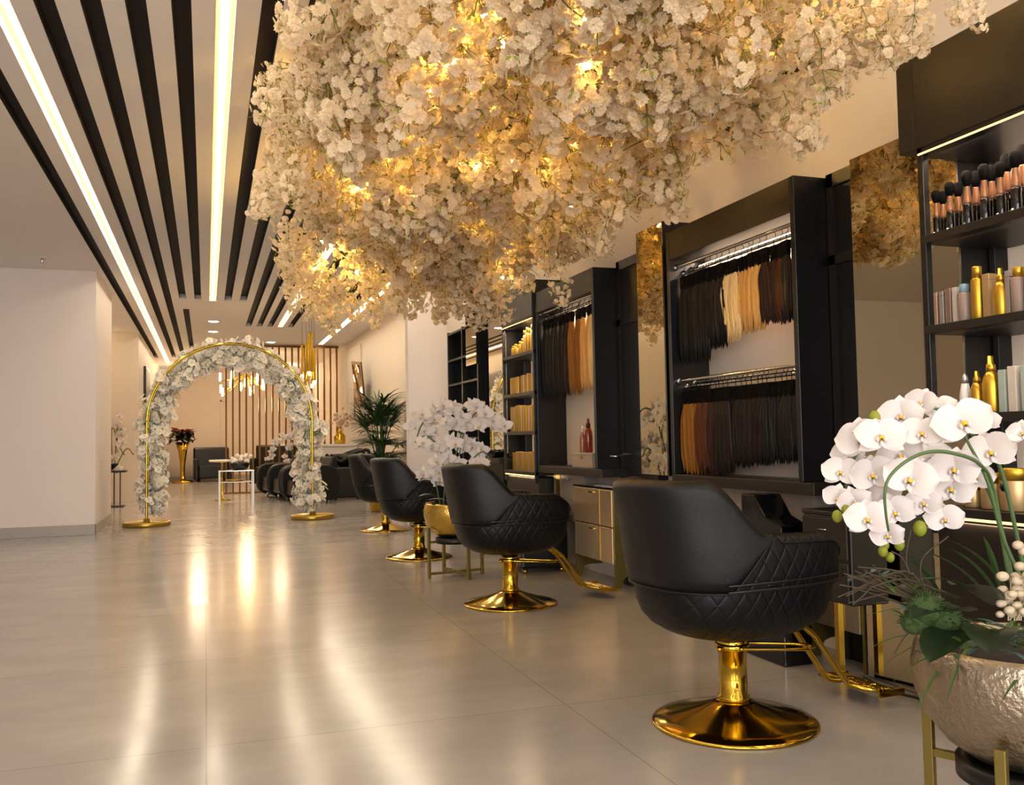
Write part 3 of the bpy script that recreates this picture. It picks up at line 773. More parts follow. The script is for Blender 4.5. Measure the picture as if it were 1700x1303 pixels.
for px, py, r in [(1390, 857, .011), (1404, 846, .009), (1466, 915, .010), (1493, 904, .011), (1478, 925, .009), (1527, 877, .014), (1452, 693, .012), (1470, 905, .008)]:
    p = at(px, py, 1.95)-O1; MB().sphere(p, r, 10, 7, 0, (1, 1, 1.25)).build('bud', 'leaf_yellow', o1)
# grass
gr = MB()
for k in range(26):
    a = rg.uniform(0, 6.28); e = rg.uniform(.35, 1.3); blade(gr, (rg.uniform(-.1, .1), rg.uniform(-.1, .1), -.02), (math.cos(a), math.sin(a), e), rg.uniform(.22, .42), .012, 1.5, rg=rg)
for (px0, py0, px1, py1) in [(1640, 990, 1545, 900), (1655, 985, 1590, 905), (1660, 980, 1640, 900), (1620, 980, 1525, 950), (1560, 985, 1510, 920), (1680, 990, 1600, 890)]:
    p = at(px0, py0, 1.9)-O1; q = at(px1, py1, 1.85)-O1; blade(gr, p, (q-p)+Vector((0, 0, .03)), (q-p).length*1.25, .013, .8, rg=rg)
gr.build('grass_blades', 'leaf_mid', o1)
lf = MB()
for (px, py, d, dx, dy, dz, L, w) in [(1610, 1010, 1.80, -.9, -.1, .35, .17, .085), (1600, 1040, 1.78, -.8, -.35, .12, .17, .09), (1650, 1000, 1.78, -.7, -.2, .6, .16, .085), (1650, 1040, 1.72, -.6, -.5, .25, .17, .09), (1680, 1010, 1.85, .3, -.2, .6, .18, .09), (1590, 990, 1.9, -.8, .3, .4, .16, .08), (1700, 1040, 1.8, .6, -.3, .3, .2, .09)]:
    blade(lf, at(px, py, d)-O1, (dx, dy, dz), L, w, .9, n=9, fold=.35)
lf.build('broad_leaf', 'leaf_dark', o1)
for (px, py, r) in [(1535, 1012, .036), (1563, 1030, .034), (1518, 1035, .026), (1600, 1055, .03)]:
    p = at(px, py, 1.80)-O1; mb = MB(); mb.sphere(p, r, 16, 10, 0, (1, 1, .85))
    for _ in range(60):
        v = Vector((rg.gauss(0, 1), rg.gauss(0, 1), abs(rg.gauss(0, 1)))).normalized(); mb.tube([p+v*r*.8, p+v*r*1.2+Vector((rg.uniform(-.004, .004), 0, 0))], [.0025, .0008], 4)
    mb.build('moss_ball', 'moss', o1)
be = MB()
for _ in range(34):
    p = at(rg.uniform(1660, 1725), rg.uniform(955, 1020), rg.uniform(1.72, 1.8))-O1; be.sphere(p, rg.uniform(.0065, .0095), 8, 6, 0, (1.5, 1, 1))
for px, py in ((1690, 905), (1700, 915), (1693, 940)): be.sphere(at(px, py, 1.78)-O1, .009, 8, 6, 0, (1.4, 1, 1))
for _ in range(6): be.tube([at(rg.uniform(1670, 1710), 1030, 1.78)-O1, at(rg.uniform(1665, 1720), 960, 1.78)-O1], .0015, 4)
be.build('berry_sprig', 'berry', o1)['kind'] = 'stuff'
ti = MB()
for k in range(16):
    q0 = at(1545+rg.uniform(-15, 15), 1000+rg.uniform(-20, 20), 1.85)-O1
    mid = at(1490+rg.uniform(-15, 15), 975+rg.uniform(-28, 22), 1.8)-O1; q1 = at(rg.uniform(1385, 1450), 965+rg.uniform(-35, 40), 1.75)-O1
    ti.tube(catmull([q0, mid, q1], 5), [.003-.0018*i/10 for i in range(11)], 5)
for (a, b, c) in [((1530, 985), (1505, 935), (1512, 880)), ((1525, 990), (1500, 930), (1480, 915)), ((1535, 985), (1530, 930), (1575, 890)), ((1520, 1040), (1500, 1060), (1485, 1085)), ((1600, 1060), (1592, 1090), (1590, 1130)), ((1560, 1060), (1540, 1085), (1520, 1080))]:
    ti.tube(catmull([at(*q, 1.82)-O1 for q in (a, b, c)], 5), .0014, 5)
ti.build('twigs', 'twig', o1)
sm = MB()
for _ in range(70):
    px, py = rg.choice([(1665, 1045), (1690, 1050), (1640, 1040), (1600, 1075), (1505, 960), (1500, 1010), (1440, 960), (1680, 1070)])
    p = at(px+rg.uniform(-28, 28), py+rg.uniform(-16, 16), 1.66+rg.uniform(0, .08) if px > 1550 else 1.8)-O1; a = rg.uniform(0, 6.28); blade(sm, p, (math.cos(a), math.sin(a), rg.uniform(-.4, .5)), rg.uniform(.02, .05), .012, .5, n=4, mi=rg.randrange(2))
sm.build('small_leaves', ['leaf_mid', 'leaf_blue'], o1)['kind'] = 'stuff'
MB().lathe([(.0, .0), (.222, 0), (.20, .02), (.1, .035), (.01, .04)], n=24).build('soil', 'soil', o1)
# smaller orchid
o2 = thing('orchid_arrangement', 'white orchid sprays in the gold bowl between the second and third salon chairs', 'flowers', A2+Vector((0, 0, .56)))
O1 = o2.location; D2 = 7.25
st2 = [[(745, 858), (748, 760), (742, 700), (720, 690), (700, 705), (690, 735)], [(735, 858), (738, 790), (728, 745), (712, 725), (700, 725)], [(755, 858), (765, 740), (785, 690), (810, 680), (832, 700), (840, 715)], [(748, 858), (750, 780), (765, 720), (740, 680)], [(735, 860), (720, 790), (705, 790), (697, 800)], [(757, 858), (775, 780), (800, 750), (815, 765)]]
for s in st2:
    pts = catmull([at(q[0], q[1], D2)-O1 for q in s], 6); MB().tube(pts, .006, 6).build('stem', 'stem_green', o2)
CD2 = (CAM-O1).normalized()
f2 = [(697, 690), (690, 710), (712, 700), (703, 735), (725, 690), (735, 672), (718, 715), (742, 700), (752, 682), (757, 700), (730, 675), (705, 715), (712, 738), (775, 710), (790, 690), (783, 672), (802, 680), (815, 690), (797, 700), (825, 705), (770, 700), (785, 740), (793, 755), (800, 770), (770, 745), (762, 770), (745, 760), (733, 752), (725, 765), (740, 785), (757, 790), (720, 780), (805, 790), (778, 785), (705, 790), (730, 800), (837, 706), (765, 730), (750, 730), (790, 775)]
f2 += [(px+rg.uniform(-9, 9), py+rg.uniform(-9, 9)) for px, py in f2]
for px, py in f2: put_flower(o2, at(px, py, D2+rg.uniform(-.14, .14)), .14, CD2+Vector((rg.uniform(-.6, .4), rg.uniform(-.3, .3), rg.uniform(-.5, .3))), rg)
lf = MB()
for k in range(12):
    a = k*2.4; blade(lf, (0, 0, .0), (math.cos(a), math.sin(a), rg.uniform(.35, 1.1)), rg.uniform(.26, .38), .10, 1.3, n=8)
lf.build('broad_leaf', 'leaf_dark', o2)
gr = MB()
for k in range(26):
    a = rg.uniform(0, 6.28); blade(gr, (rg.uniform(-.1, .1), rg.uniform(-.1, .1), 0), (math.cos(a), math.sin(a), rg.uniform(0, .8)), rg.uniform(.12, .28), .03, 1.2, n=5)
gr.build('small_leaves', 'leaf_mid', o2)['kind'] = 'stuff'
MB().lathe([(.0, .0), (.222, 0), (.20, .02), (.1, .035), (.01, .04)], n=24).build('soil', 'soil', o2)

# ------------------------------------------------------------------ wall units
XF = 2.76; XS = 2.74; XM = 2.82; XP = 2.95; BK = XW-.002
SHZ = [1.885, 1.52, 1.165, .80]
def shelf_unit(XS, y0, y1, label, shz, ov, extra=0):
    t = thing('shelving_unit', label, 'shelves', (XS, (y0+y1)/2, 0), 0, 'black open shelving units with overhead boxes')
    yc = (y0+y1)/2; h = (y1-y0)/2; D = BK-XS
    MB().box(-.005, D, -h, h, ov[0], ov[1]).build('overhead_box', 'laminate', t, bevel=.003)
    if extra: MB().box(-.005, .18, h+.0005, h+extra, ov[0], ov[1]).build('overhead_fascia', 'laminate', t, bevel=.003)
    for x in (0, D-.07):
        for y in (-h, h-.03): MB().box(x+.002, x+(.03 if x == 0 else .07), y+.001, y+.029, shz[-1]-.1, ov[0]).build('post', 'laminate_black', t, bevel=.002)
    MB().box(.002, D-.01, -h+.002, h-.002, ov[0]-.03, ov[0]-.0005).build('top_rail', 'laminate_black', t)
    MB().box(-.003, .006, -h+.01, h-.01, ov[0]-.028, ov[0]-.022).build('light_strip', 'led_warm', t)
    for z in shz: MB().box(0.001, D-.001, -h+.001, h-.001, z-.032, z).build('shelf', 'laminate', t, bevel=.002)
    MB().box(.004, .012, -h+.01, h-.01, shz[-1]-.042, shz[-1]-.033).build('light_strip', 'led_warm', t)
    area('shelf_lamp', (XS+.03, yc, ov[0]-.04), (0, R_(-35), 0), .03, y1-y0-.1, 7, (1, .76, .56)); area('shelf_lamp', (XS+.03, yc, shz[-1]-.05), (0, R_(-20), 0), .03, y1-y0-.1, 1.0, (1, .72, .45))
    for z in shz[:-1]: area('shelf_lamp', (XS+.05, yc, z-.036), (0, R_(-35), 0), .02, y1-y0-.1, 1.6, (1, .78, .6))
    MB().box(.03, D, -h+.002, h-.002, 0, shz[-1]-.054).build('base_cabinet', 'laminate', t, bevel=.003)
    return t
XS1 = 2.62; SHZ1 = [1.852, 1.502, 1.162, .813]
shelf_unit(XS1, 1.80, 2.80, 'black open shelving unit at the right edge, nearest the camera, holding brushes and bottles', SHZ1, (2.195, 2.556), .085)
shelf_unit(XS, 7.53, 8.42, 'black open shelving unit full of gold products beyond the middle hair cabinet', SHZ, (2.19, 2.51))
def mirror(y0, y1, z0, z1, label, x=XM, mat='mirror_bronze'):
    t = thing('wall_mirror', label, 'mirror', (x, (y0+y1)/2, z0), 0, 'tall bronze tinted mirrors'); h = (y1-y0)/2
    MB().box(.006, BK-x, -h, h, 0, z1-z0).build('backing_box', 'laminate_black', t)
    MB().box(0, .0055, -h+.004, h-.004, .004, z1-z0-.004).build('mirror_glass', mat, t)
    return t
mirror(2.805, 3.43, .002, 2.36, 'tall floor-length bronze mirror just behind the big orchid, nearest of the mirrors')
mirror(5.25, 5.63, .84, 2.50, 'narrow tall mirror reflecting blossom beside the large hair cabinet')
mirror(8.54, 9.12, .95, 2.47, 'tall mirror reflecting a light strip, left of the gold product shelves', mat='mirror_clear')
mirror(9.58, 10.0, 1.93, 2.53, 'short high mirror on the farthest dark shelving', mat='mirror_bronze')
def dark_panel(y0, y1, z1, label):
    t = thing('wall_panel', label, 'wall panel', (XP, (y0+y1)/2, .0), 0, 'black framed wall panels between cabinets'); h = (y1-y0)/2; D = BK-XP
    MB().box(.012, D, -h, h, .002, z1).build('board', 'laminate_black', t)
    f = MB()
    for q in ((-h, -h+.05, 0, z1), (h-.05, h, 0, z1), (-h, h, z1-.07, z1), (-h, h, 1.93, 1.98)): f.box(0, .0118, q[0]+.001, q[1]-.001, q[2]+.003, q[3])
    f.build('frame', 'laminate', t)
dark_panel(3.435, 3.765, 2.39, 'black framed panel between the nearest mirror and the large hair cabinet')
dark_panel(5.635, 6.235, 2.42, 'black framed panel right of the middle hair cabinet, by the drawers')
dark_panel(5.095, 5.245, 2.0, 'narrow black panel at the left side of the large hair cabinet')
dark_panel(9.13, 9.57, 2.45, 'black panel beside the mirror reflecting a light strip')
HZ = .80
def hair_cabinet(y0, y1, rails, label, ledge_z=(.80, .86)):
    t = thing('hair_cabinet', label, 'cabinet', (XF, (y0+y1)/2, 0), 0, 'black display cabinets for hair extensions'); h = (y1-y0)/2; D = BK-XF
    MB().box(0, D, -h, -h+.035, .862, 2.38).build('side_panel', 'laminate_black', t, bevel=.003)
    MB().box(0, D, h-.035, h, .862, 2.38).build('side_panel', 'laminate_black', t, bevel=.003)
    MB().box(0, D, -h+.036, h-.036, 2.20, 2.379).build('top_fascia', 'laminate', t, bevel=.003)
    MB().box(-.0, D, -h-.08, h, ledge_z[0], ledge_z[1]).build('ledge', 'laminate', t, bevel=.003)
    for z in rails:
        for x, dz in ((.045, 0), (.10, -.035), (.155, -.01)):
            r = MB(); r.tube([(x, -h+.037, z+dz), (x, h-.037, z+dz)], .0105, 10)
            o = r.build('rail', 'chrome', t)
            e = MB()
            for y in (-h+.042, h-.042): e.sphere((x, y, z+dz), .02, 12, 8)
            e.build('end_cap', 'chrome', o)
    return t
for yc_, L_ in ((4.43, 1.2), (6.88, 1.15)):
    area('cabinet_lamp', (XF+.19, yc_, 2.195), (0, R_(-12), 0), .02, L_, 7, (1, .76, .54))
hair_cabinet(3.77, 5.09, (2.155, 1.44), 'large black cabinet with two rails of hair extensions')
hair_cabinet(6.24, 7.525, (2.19,), 'middle black cabinet with one rail of hair extensions and amber bottles')
# hair bundles
def hair_mesh(seed, L, wave, w=.045):
    r = random.Random(seed); mb = MB()
    for k in range(34):
        a = r.uniform(0, 6.28); q = math.sqrt(r.random()); x0 = .016*q*math.cos(a); y0 = w*q*math.sin(a); ph = r.uniform(-.5, .5); LL = L*r.uniform(.86, 1.0)
        pts = []; rs = []; n = 12
        for i in range(n+1):
            t = i/n; sp = .35+.65*smooth(t*3)
            wv = wave*math.sin(t*7+ph)*t
            pts.append((x0*sp+wv*.4, y0*sp*1.05+wv+.01*math.sin(t*4+ph*4)*t, -LL*t)); rs.append((.014 if t < .78 else .014*(1-t)/.22+.0006)*(.7+.3*smooth(t*3)))
        mb.tube(pts, rs, 5)
    return mb.mesh('hair', 'hair_black')
def hanger_mesh():
    mb = MB(); mb.tube([(0, 0, .085), (.012, 0, .095), (.012, 0, .11), (0, 0, .118), (-.011, 0, .11)], .0018, 5)
    mb.tube([(0, 0, .085), (0, 0, .04)], .002, 5); mb.box(-.012, .012, -.03, .03, .0, .045); mb.sphere((0, 0, -.012), .03, 10, 6, 0, (.6, 1.1, 1.5))
    return mb.mesh('hanger_clip', 'bristle')
HM = hanger_mesh()
COLN = {'hair_black': 'jet black', 'hair_espresso': 'very dark brown', 'hair_brown': 'dark brown', 'hair_copper': 'reddish brown', 'hair_caramel': 'caramel', 'hair_blonde': 'golden blonde', 'hair_pale': 'pale blonde'}
hvar = {}
def hair_row(items, x, z, where, grp):
    cnt = {}
    from collections import Counter
    tot = Counter(m for _, m, _, _ in items); 
    for y, m, L, wv in items:
        key = (m, round(L, 2), wv)
        if key not in hvar:
            me = hair_mesh(len(hvar)+3, L, wv); me.materials.clear(); me.materials.append(MATS[m]); hvar[key] = me
        cnt[m] = cnt.get(m, 0)+1
        pos = '' if tot[m] == 1 else ', %s %s one from the left' % (ORD[cnt[m]-1], COLN[m])
        t = thing('hair_extension', ('only ' if tot[m] == 1 else ORD[cnt[m]-1]+' ')+'%s hair extension from the left, %s' % (COLN[m], where), 'hair extension', (x+rnd.uniform(-.012, .012), y, z), rnd.uniform(-.2, .2), grp)
        for nm, me, dz in (('hanger_clip', HM, -.112), ('hair', hvar[key], -.125)):
            o = bpy.data.objects.new(nm, me); COL.objects.link(o); o.parent = t; o.location = (0, 0, dz)
it = []
ys = np.linspace(5.0, 3.86, 19)
for i, y in enumerate(ys):
    if i < 8: it.append((y, 'hair_black', .50 if i < 5 else .44, .02))
    elif i < 10: it.append((y, 'hair_pale', .41, .035))
    elif i < 14: it.append((y, 'hair_blonde', .38, .03))
    elif i < 16: it.append((y, 'hair_brown', .36, .008))
    else: it.append((y, 'hair_espresso' if i == 17 else 'hair_copper', .37, .012))
hair_row(it, XF+.07, 2.155, 'upper rail of the large cabinet', 'hair extensions on the upper rail of the large cabinet')
it = []
for i, y in enumerate(np.linspace(5.0, 3.86, 22)):
    m = ['hair_caramel', 'hair_caramel', 'hair_caramel', 'hair_copper', 'hair_copper', 'hair_brown'][i] if i < 6 else ('hair_espresso' if i < 16 else 'hair_black')
    L = .46 if i < 10 else .41-.004*(i-10); it.append((y, m, round(L, 2), 0 if i < 8 else .004))
hair_row(it, XF+.07, 1.44, 'lower rail of the large cabinet', 'hair extensions on the lower rail of the large cabinet')
it = []
for i, y in enumerate(np.linspace(7.42, 6.32, 14)):
    m = 'hair_black' if i < 4 else 'hair_espresso' if i < 6 else 'hair_brown' if i < 7 else 'hair_caramel' if i < 10 else 'hair_blonde' if i < 12 else 'hair_pale'
    it.append((y, m, .66 if i < 5 else .63 if i < 10 else .60, 0.005))
hair_row(it, XF+.07, 2.19, 'rail of the middle cabinet', 'hair extensions in the middle cabinet')

# mirrored drawers
def drawers(y0, y1, label, x=2.80, zt=.715):
    t = thing('mirrored_drawer_cabinet', label, 'drawer cabinet', (x, (y0+y1)/2, 0), 0, 'gold mirrored drawer cabinets'); h = (y1-y0)/2; D = BK-x
    for s in (-1, 1):
        ya, yb = (-h, -h+.02) if s < 0 else (h-.02, h)
        poly = [(0.004, 0), (.05, 0), (.058, .05), (.075, .075), (.11, .085), (D, .085), (D, zt), (.004, zt)]
        MB().prism(poly, 'y', ya, yb).build('side_panel', 'gold_satin', t)
    MB().box(.012, D, -h+.021, h-.021, .17, zt-.001).build('carcass', 'laminate_black', t)
    for z0, z1 in ((.175, .432), (.440, zt-.006)):
        d = MB().box(-.006, .011, -h+.024, h-.024, z0, z1).build('drawer', 'mirror_drawer', t, bevel=.003)
        MB().box(-.02, -.0065, -.04, .04, z1-.03, z1-.022).build('handle', 'gold', d)
        MB().box(-.0085, -.0062, -h*.35-.004, -h*.35+.004, z0+.004, z1-.004).build('edge_strip', 'gold', d)
    MB().box(-.008, D, -h, h, zt+.0005, zt+.012).build('top_panel', 'glass_dark', t, bevel=.002)
    return t
drawers(6.05, 6.80, 'gold mirrored two-drawer cabinet between the second salon chair and the wall')
drawers(3.46, 3.86, 'gold mirrored drawer cabinet behind the nearest salon chair, mostly hidden', x=2.835)
# leaflets on drawer top
o = MB().box(-.06, .06, -.09, .09, 0, .004).build('leaflet', 'plastic_white', None, loc=(2.90, 6.22, .728), rz=.4); tag(o, 'white leaflet lying on the mirrored drawer cabinet', 'paper')
o = MB().box(-.05, .05, -.08, .08, 0, .004).build('leaflet', 'paper_cream', None, loc=(2.90, 6.50, .728), rz=-.3); tag(o, 'cream leaflet on the mirrored drawer cabinet, left of the white one', 'paper')
# panels below ledges
def under(y0, y1, label):
    t = thing('vanity_panel', label, 'panel', (2.90, (y0+y1)/2, .40), 0, 'greige glossy panels below the cabinet ledges'); h = (y1-y0)/2
    MB().box(0, BK-2.90, -h, h, 0, .398).build('panel', 'panel_greige', t, bevel=.002)
    MB().box(-.004, .0, h-.16, h-.06, .002, .39).build('gold_strip', 'gold_brushed', t)
    MB().sphere((-.008, 0, .35), .008, 8, 6).build('knob', 'chrome', t)
under(6.82, 7.50, 'glossy greige panel with gold strip under the middle hair cabinet')
under(3.88, 5.05, 'glossy greige panel with gold strip under the large hair cabinet')
for y0, y1, lab in ((6.95, 7.5, 'low black vanity stool box under the middle hair cabinet'),):
    t = thing('storage_cube', lab, 'storage box', (2.62, 7.25, 0)); MB().box(-.2, .2, -.24, .24, .04, .50).build('body', 'leather_gloss', t, bevel=.02); MB().box(-.2, .2, -.24, .24, .505, .56).build('lid', 'leather', t, bevel=.015)
    for sx in (-.16, .16):
        for sy in (-.2, .2): MB().lathe([(.02, 0), (.02, .038)], (sx, sy, 0), 10).build('foot', 'gold', t)
t = thing('storage_cabinet', 'dark cabinet on a gold post with small chrome handles behind the nearest salon chair', 'cabinet', (2.695, 3.40, 0))
MB().box(-.095, .095, -.16, .16, .36, .735).build('body', 'laminate', t, bevel=.006)
MB().box(-.10, .10, -.165, .165, .736, .755).build('top', 'laminate_black', t, bevel=.004)
for z in (.37, .555):
    d = MB().box(-.108, -.0955, -.15, .15, z, z+.17).build('drawer', 'laminate', t, bevel=.003); MB().tube([(-.109, -.02, z+.12), (-.12, -.02, z+.12), (-.12, .02, z+.12), (-.109, .02, z+.12)], .003, 6).build('handle', 'chrome', d)
for sx in (.02,):
    for sy in (.08,): MB().box(sx-.014, sx+.014, sy-.014, sy+.014, 0, .359).build('leg', 'gold_brushed', t)
# screen beside the trolley
t = thing('storage_case', 'black angular case standing by the greige panel under the large cabinet', 'case', (2.66, 3.87, 0))
MB().prism([(-.16, .0), (.17, .0), (.17, .80), (.06, .80), (-.03, .70), (-.16, .66)], 'x', -.08, .08).build('body', 'screen_black', t, bevel=.008)
MB().tube([(-.082, -.06, .55), (-.10, -.05, .55), (-.10, .05, .55), (-.082, .06, .55)], .006, 6).build('handle', 'chrome', t)
# hair dryer holders
def dryer(y, z, lab):
    t = thing('hair_dryer_holder', lab, 'holder', (2.945, y, z)); MB().tube([(0, 0, 0), (-.05, 0, 0), (-.09, 0, -.01)], .008, 8).build('arm', 'chrome', t); MB().tube([(-.12+.035*math.cos(a), .035*math.sin(a), -.012) for a in np.linspace(0, 6.28, 17)[:-1]], .006, 8, closed=True).build('ring', 'chrome', t)
dryer(6.05, .97, 'chrome hair dryer ring on the black panel above the mirrored drawers')
dryer(3.58, .86, 'chrome hair dryer ring on the black panel beside the nearest mirror')
# power cable at nearest mirror foot
o = MB().tube(catmull([(2.79, 3.42, .006), (2.74, 3.2, .006), (2.77, 3.05, .006), (2.70, 2.85, .006), (2.66, 2.6, .006)], 6), .006, 6).build('power_cable', 'laminate_black'); tag(o, 'black cable lying on the floor at the foot of the nearest mirror', 'cable')
# farthest dark shelving
t = thing('shelving_unit', 'farthest dark shelving unit beside the white partition, with empty thin shelves', 'shelves', (2.84, 10.25, 0)); D = BK-2.84; h = .66
for y in (-h, -.02, h-.03): MB().box(0, D, y, y+.03, 0, 2.42 if y > -.3 else 2.46).build('side_panel', 'laminate_black', t)
MB().box(D-.015, D-.001, -h+.031, h-.031, 0, 2.41).build('back_panel', 'laminate_black', t)
for z in (.75, 1.1, 1.45, 1.75, 2.05, 2.38):
    MB().box(.001, D-.016, -h+.031, -.021, z, z+.025).build('shelf', 'laminate', t); MB().box(.001, D-.016, .011, h-.031, z, z+.025).build('shelf', 'laminate', t)
MB().box(.001, D-.016, -h+.031, h-.031, 0, .7).build('base_cabinet', 'laminate', t)
t = thing('wall_console', 'dark floating console ledge under the mirror reflecting the light strip', 'console', (XF-.05, 8.83, .86)); MB().box(0, BK-XF+.05, -.35, .7, 0, .05).build('top', 'laminate', t, bevel=.003); MB().box(.05, BK-XF+.05, -.33, .68, -.84, -.001).build('cabinet', 'laminate_black', t)
t = thing('bowl', 'dark glass bowl with orchid bits on the console under the far mirror', 'bowl', (2.76, 8.72, .911)); MB().lathe([(.03, 0), (.07, .01), (.10, .05), (.11, .08), (.10, .08), (.06, .02)], n=24).build('bowl_body', 'glass_dark', t)

# ------------------------------------------------------------------ products
def bottle(name, label, cat, loc, h, r, body, cap, style='cyl', grp=None):
    t = thing(name, label, cat, loc, rnd.uniform(0, .5), grp)
    if style == 'cyl':
        MB().lathe([(r*.92, 0), (r, .004), (r, h*.74), (r*.92, h*.77), (r*.6, h*.79)], n=20).build('body', body, t)
        MB().lathe([(r*.72, h*.79), (r*.72, h*.985), (r*.66, h)], n=20).build('cap', cap, t)
    elif style == 'cone':
        MB().lathe([(r*.95, 0), (r, .004), (r, h*.52), (r*.85, h*.62), (r*.55, h*.72)], n=20).build('body', body, t)
        MB().lathe([(r*.56, h*.72), (r*.5, h*.85), (r*.34, h*.86), (r*.30, h)], n=20).build('cap', cap, t)
    elif style == 'taper':
        MB().lathe([(r*.8, 0), (r, h*.1), (r*.95, h*.45), (r*.6, h*.75)], n=20).build('body', body, t)
        MB().lathe([(r*.6, h*.75), (r*.45, h*.92), (r*.15, h)], n=20).build('cap', cap, t)
    elif style == 'jar':
        MB().lathe([(r*.95, 0), (r, .004), (r, h*.7), (r*.98, h*.72)], n=24).build('body', body, t)
        MB().lathe([(r*1.02, h*.722), (r*1.02, h*.98), (r*.98, h)], n=24).build('cap', cap, t)
    return t
def carton(name, label, loc, w, d, h, mat, lid=None, grp=None, rz=0):
    t = thing(name, label, 'box', loc, rz, grp)
    MB().box(-d/2, d/2, -w/2, w/2, 0, h*.86).build('carton_body', mat, t, bevel=.0015); MB().box(-d/2, d/2, -w/2, w/2, h*.8601, h).build('top_band', lid or mat, t, bevel=.0015)
    return t
G1 = 'products on the near shelving unit'
# makeup brushes on the top shelf
bo = MB().lathe([(.017, 0), (.018, .003), (.018, .085), (.0165, .088)], n=14, mi=0).mesh('holder', 'glass_dark')
hm = MB().lathe([(.0155, .088), (.0165, .10), (.013, .125), (.0095, .155), (.010, .158)], n=14).mesh('handle', 'rose_copper')
brm = MB().lathe([(.010, .158), (.017, .175), (.021, .195), (.019, .212), (.011, .221)], n=14).mesh('bristles', 'bristle')
cl_ = MB().tube([(-.018, 0, .01), (-.021, 0, .012)], .005, 8).mesh('chrome_dot', 'chrome')
bx = [(1556, .8), (1567, .82), (1579, .86), (1593, .88), (1608, .95), (1623, .97), (1637, .96), (1650, .98), (1664, .9), (1676, 1.08), (1690, 1.0), (1703, 1.12), (1718, 1.02)]
for i, (px, s) in enumerate(bx):
    p = on_x(px, 380, 2.68 if i % 2 == 0 else 2.73)
    t = thing('makeup_brush', '%s black and copper makeup brush from the left on the top near shelf' % ORD[i], 'makeup brush', (p.x, p.y, SHZ1[0]+.001), 0, 'makeup brushes on the top near shelf'); t.scale = (s, s, s)
    for nm, me in (('holder', bo), ('handle', hm), ('bristles', brm), ('emblem_dot', cl_)):
        o = bpy.data.objects.new(nm, me); COL.objects.link(o); o.parent = t
def sy(px, x, z, py): return on_x(px, py, x).y
x = 2.71; z = SHZ1[1]+.001
row = [(1559, 'carton', .022, .135, 'foil_rose', 'slim rose-gold carton'), (1570, 'carton', .02, .135, 'foil_silver', 'slim silver carton'), (1581, 'carton', .026, .14, 'foil_rose', 'rose metallic carton'), (1592, 'carton', .022, .14, 'paper_cream', 'cream carton'),
       (1606, 'cyl', .024, .145, 'plastic_mauve', 'mauve bottle with pale blue cap'), (1628, 'cyl', .023, .20, 'foil_gold', 'tallest amber-gold bottle'), (1645, 'carton', .032, .165, 'foil_tan', 'tan carton'), (1667, 'cone', .026, .175, 'foil_gold', 'gold stepped bottle'), (1681, 'carton', .02, .16, 'foil_silver', 'narrow silver carton behind'), (1697, 'cyl', .026, .165, 'plastic_mauve', 'greyish mauve bottle with gold cap'), (1722, 'cyl', .026, .17, 'foil_gold', 'gold bottle cut by the frame')]
for px, st, w_, h_, mt, d in row:
    y = sy(px, x, z, 520)
    if st == 'carton': carton('product_carton', d+' on the second near shelf', (x, y, z), w_, .04, h_, mt, grp=G1)
    else: bottle('product_bottle', d+' on the second near shelf', 'bottle', (x-.01, y, z), h_, w_, mt, 'plastic_blue' if 'blue' in d else 'foil_gold', st, G1)
z = SHZ1[2]+.001
row = [(1607, 'taper', .022, .15, 'plastic_white', 'foil_silver', 'white and silver teardrop bottle'), (1627, 'cone', .024, .155, 'foil_gold', 'foil_gold', 'small gold cone bottle'), (1651, 'cone', .031, .205, 'foil_gold', 'foil_gold', 'big gold cone bottle'), (1673, 'carton', .030, .15, 'paper_mint', '', 'mint green carton'), (1690, 'carton', .034, .16, 'paper_cream', '', 'cream grey carton'), (1712, 'carton', .034, .16, 'paper_mint', '', 'pale carton cut by the frame')]
for px, st, w_, h_, mt, cp, d in row:
    y = sy(px, x, z, 670)
    if st == 'carton': carton('product_carton', d+' on the third near shelf', (x, y, z), w_, .05, h_, mt, grp=G1)
    else: bottle('product_bottle', d+' on the third near shelf', 'bottle', (x-.01, y, z), h_, w_, mt, cp, st, G1)
z = SHZ1[3]+.001
bottle('product_jar', 'short gold jar left on the lowest near shelf', 'jar', (x, sy(1617, x, z, 830), z), .09, .034, 'foil_tan', 'foil_gold', 'jar', G1)
bottle('product_jar', 'taller gold jar in the middle of the lowest near shelf', 'jar', (x, sy(1650, x, z, 830), z), .13, .042, 'foil_tan', 'foil_gold', 'jar', G1)
t = bottle('product_jar', 'wide gold jar with a black round seal on the lowest near shelf', 'jar', (x-.01, sy(1690, x, z, 830), z), .15, .05, 'foil_tan', 'foil_gold', 'jar', G1)
MB().lathe([(.014, -.003), (.016, 0), (.014, .003)], n=20).build('round_seal', 'screen_black', t, loc=(-.05, .01, .085)).rotation_euler = (0, R_(90), 0)
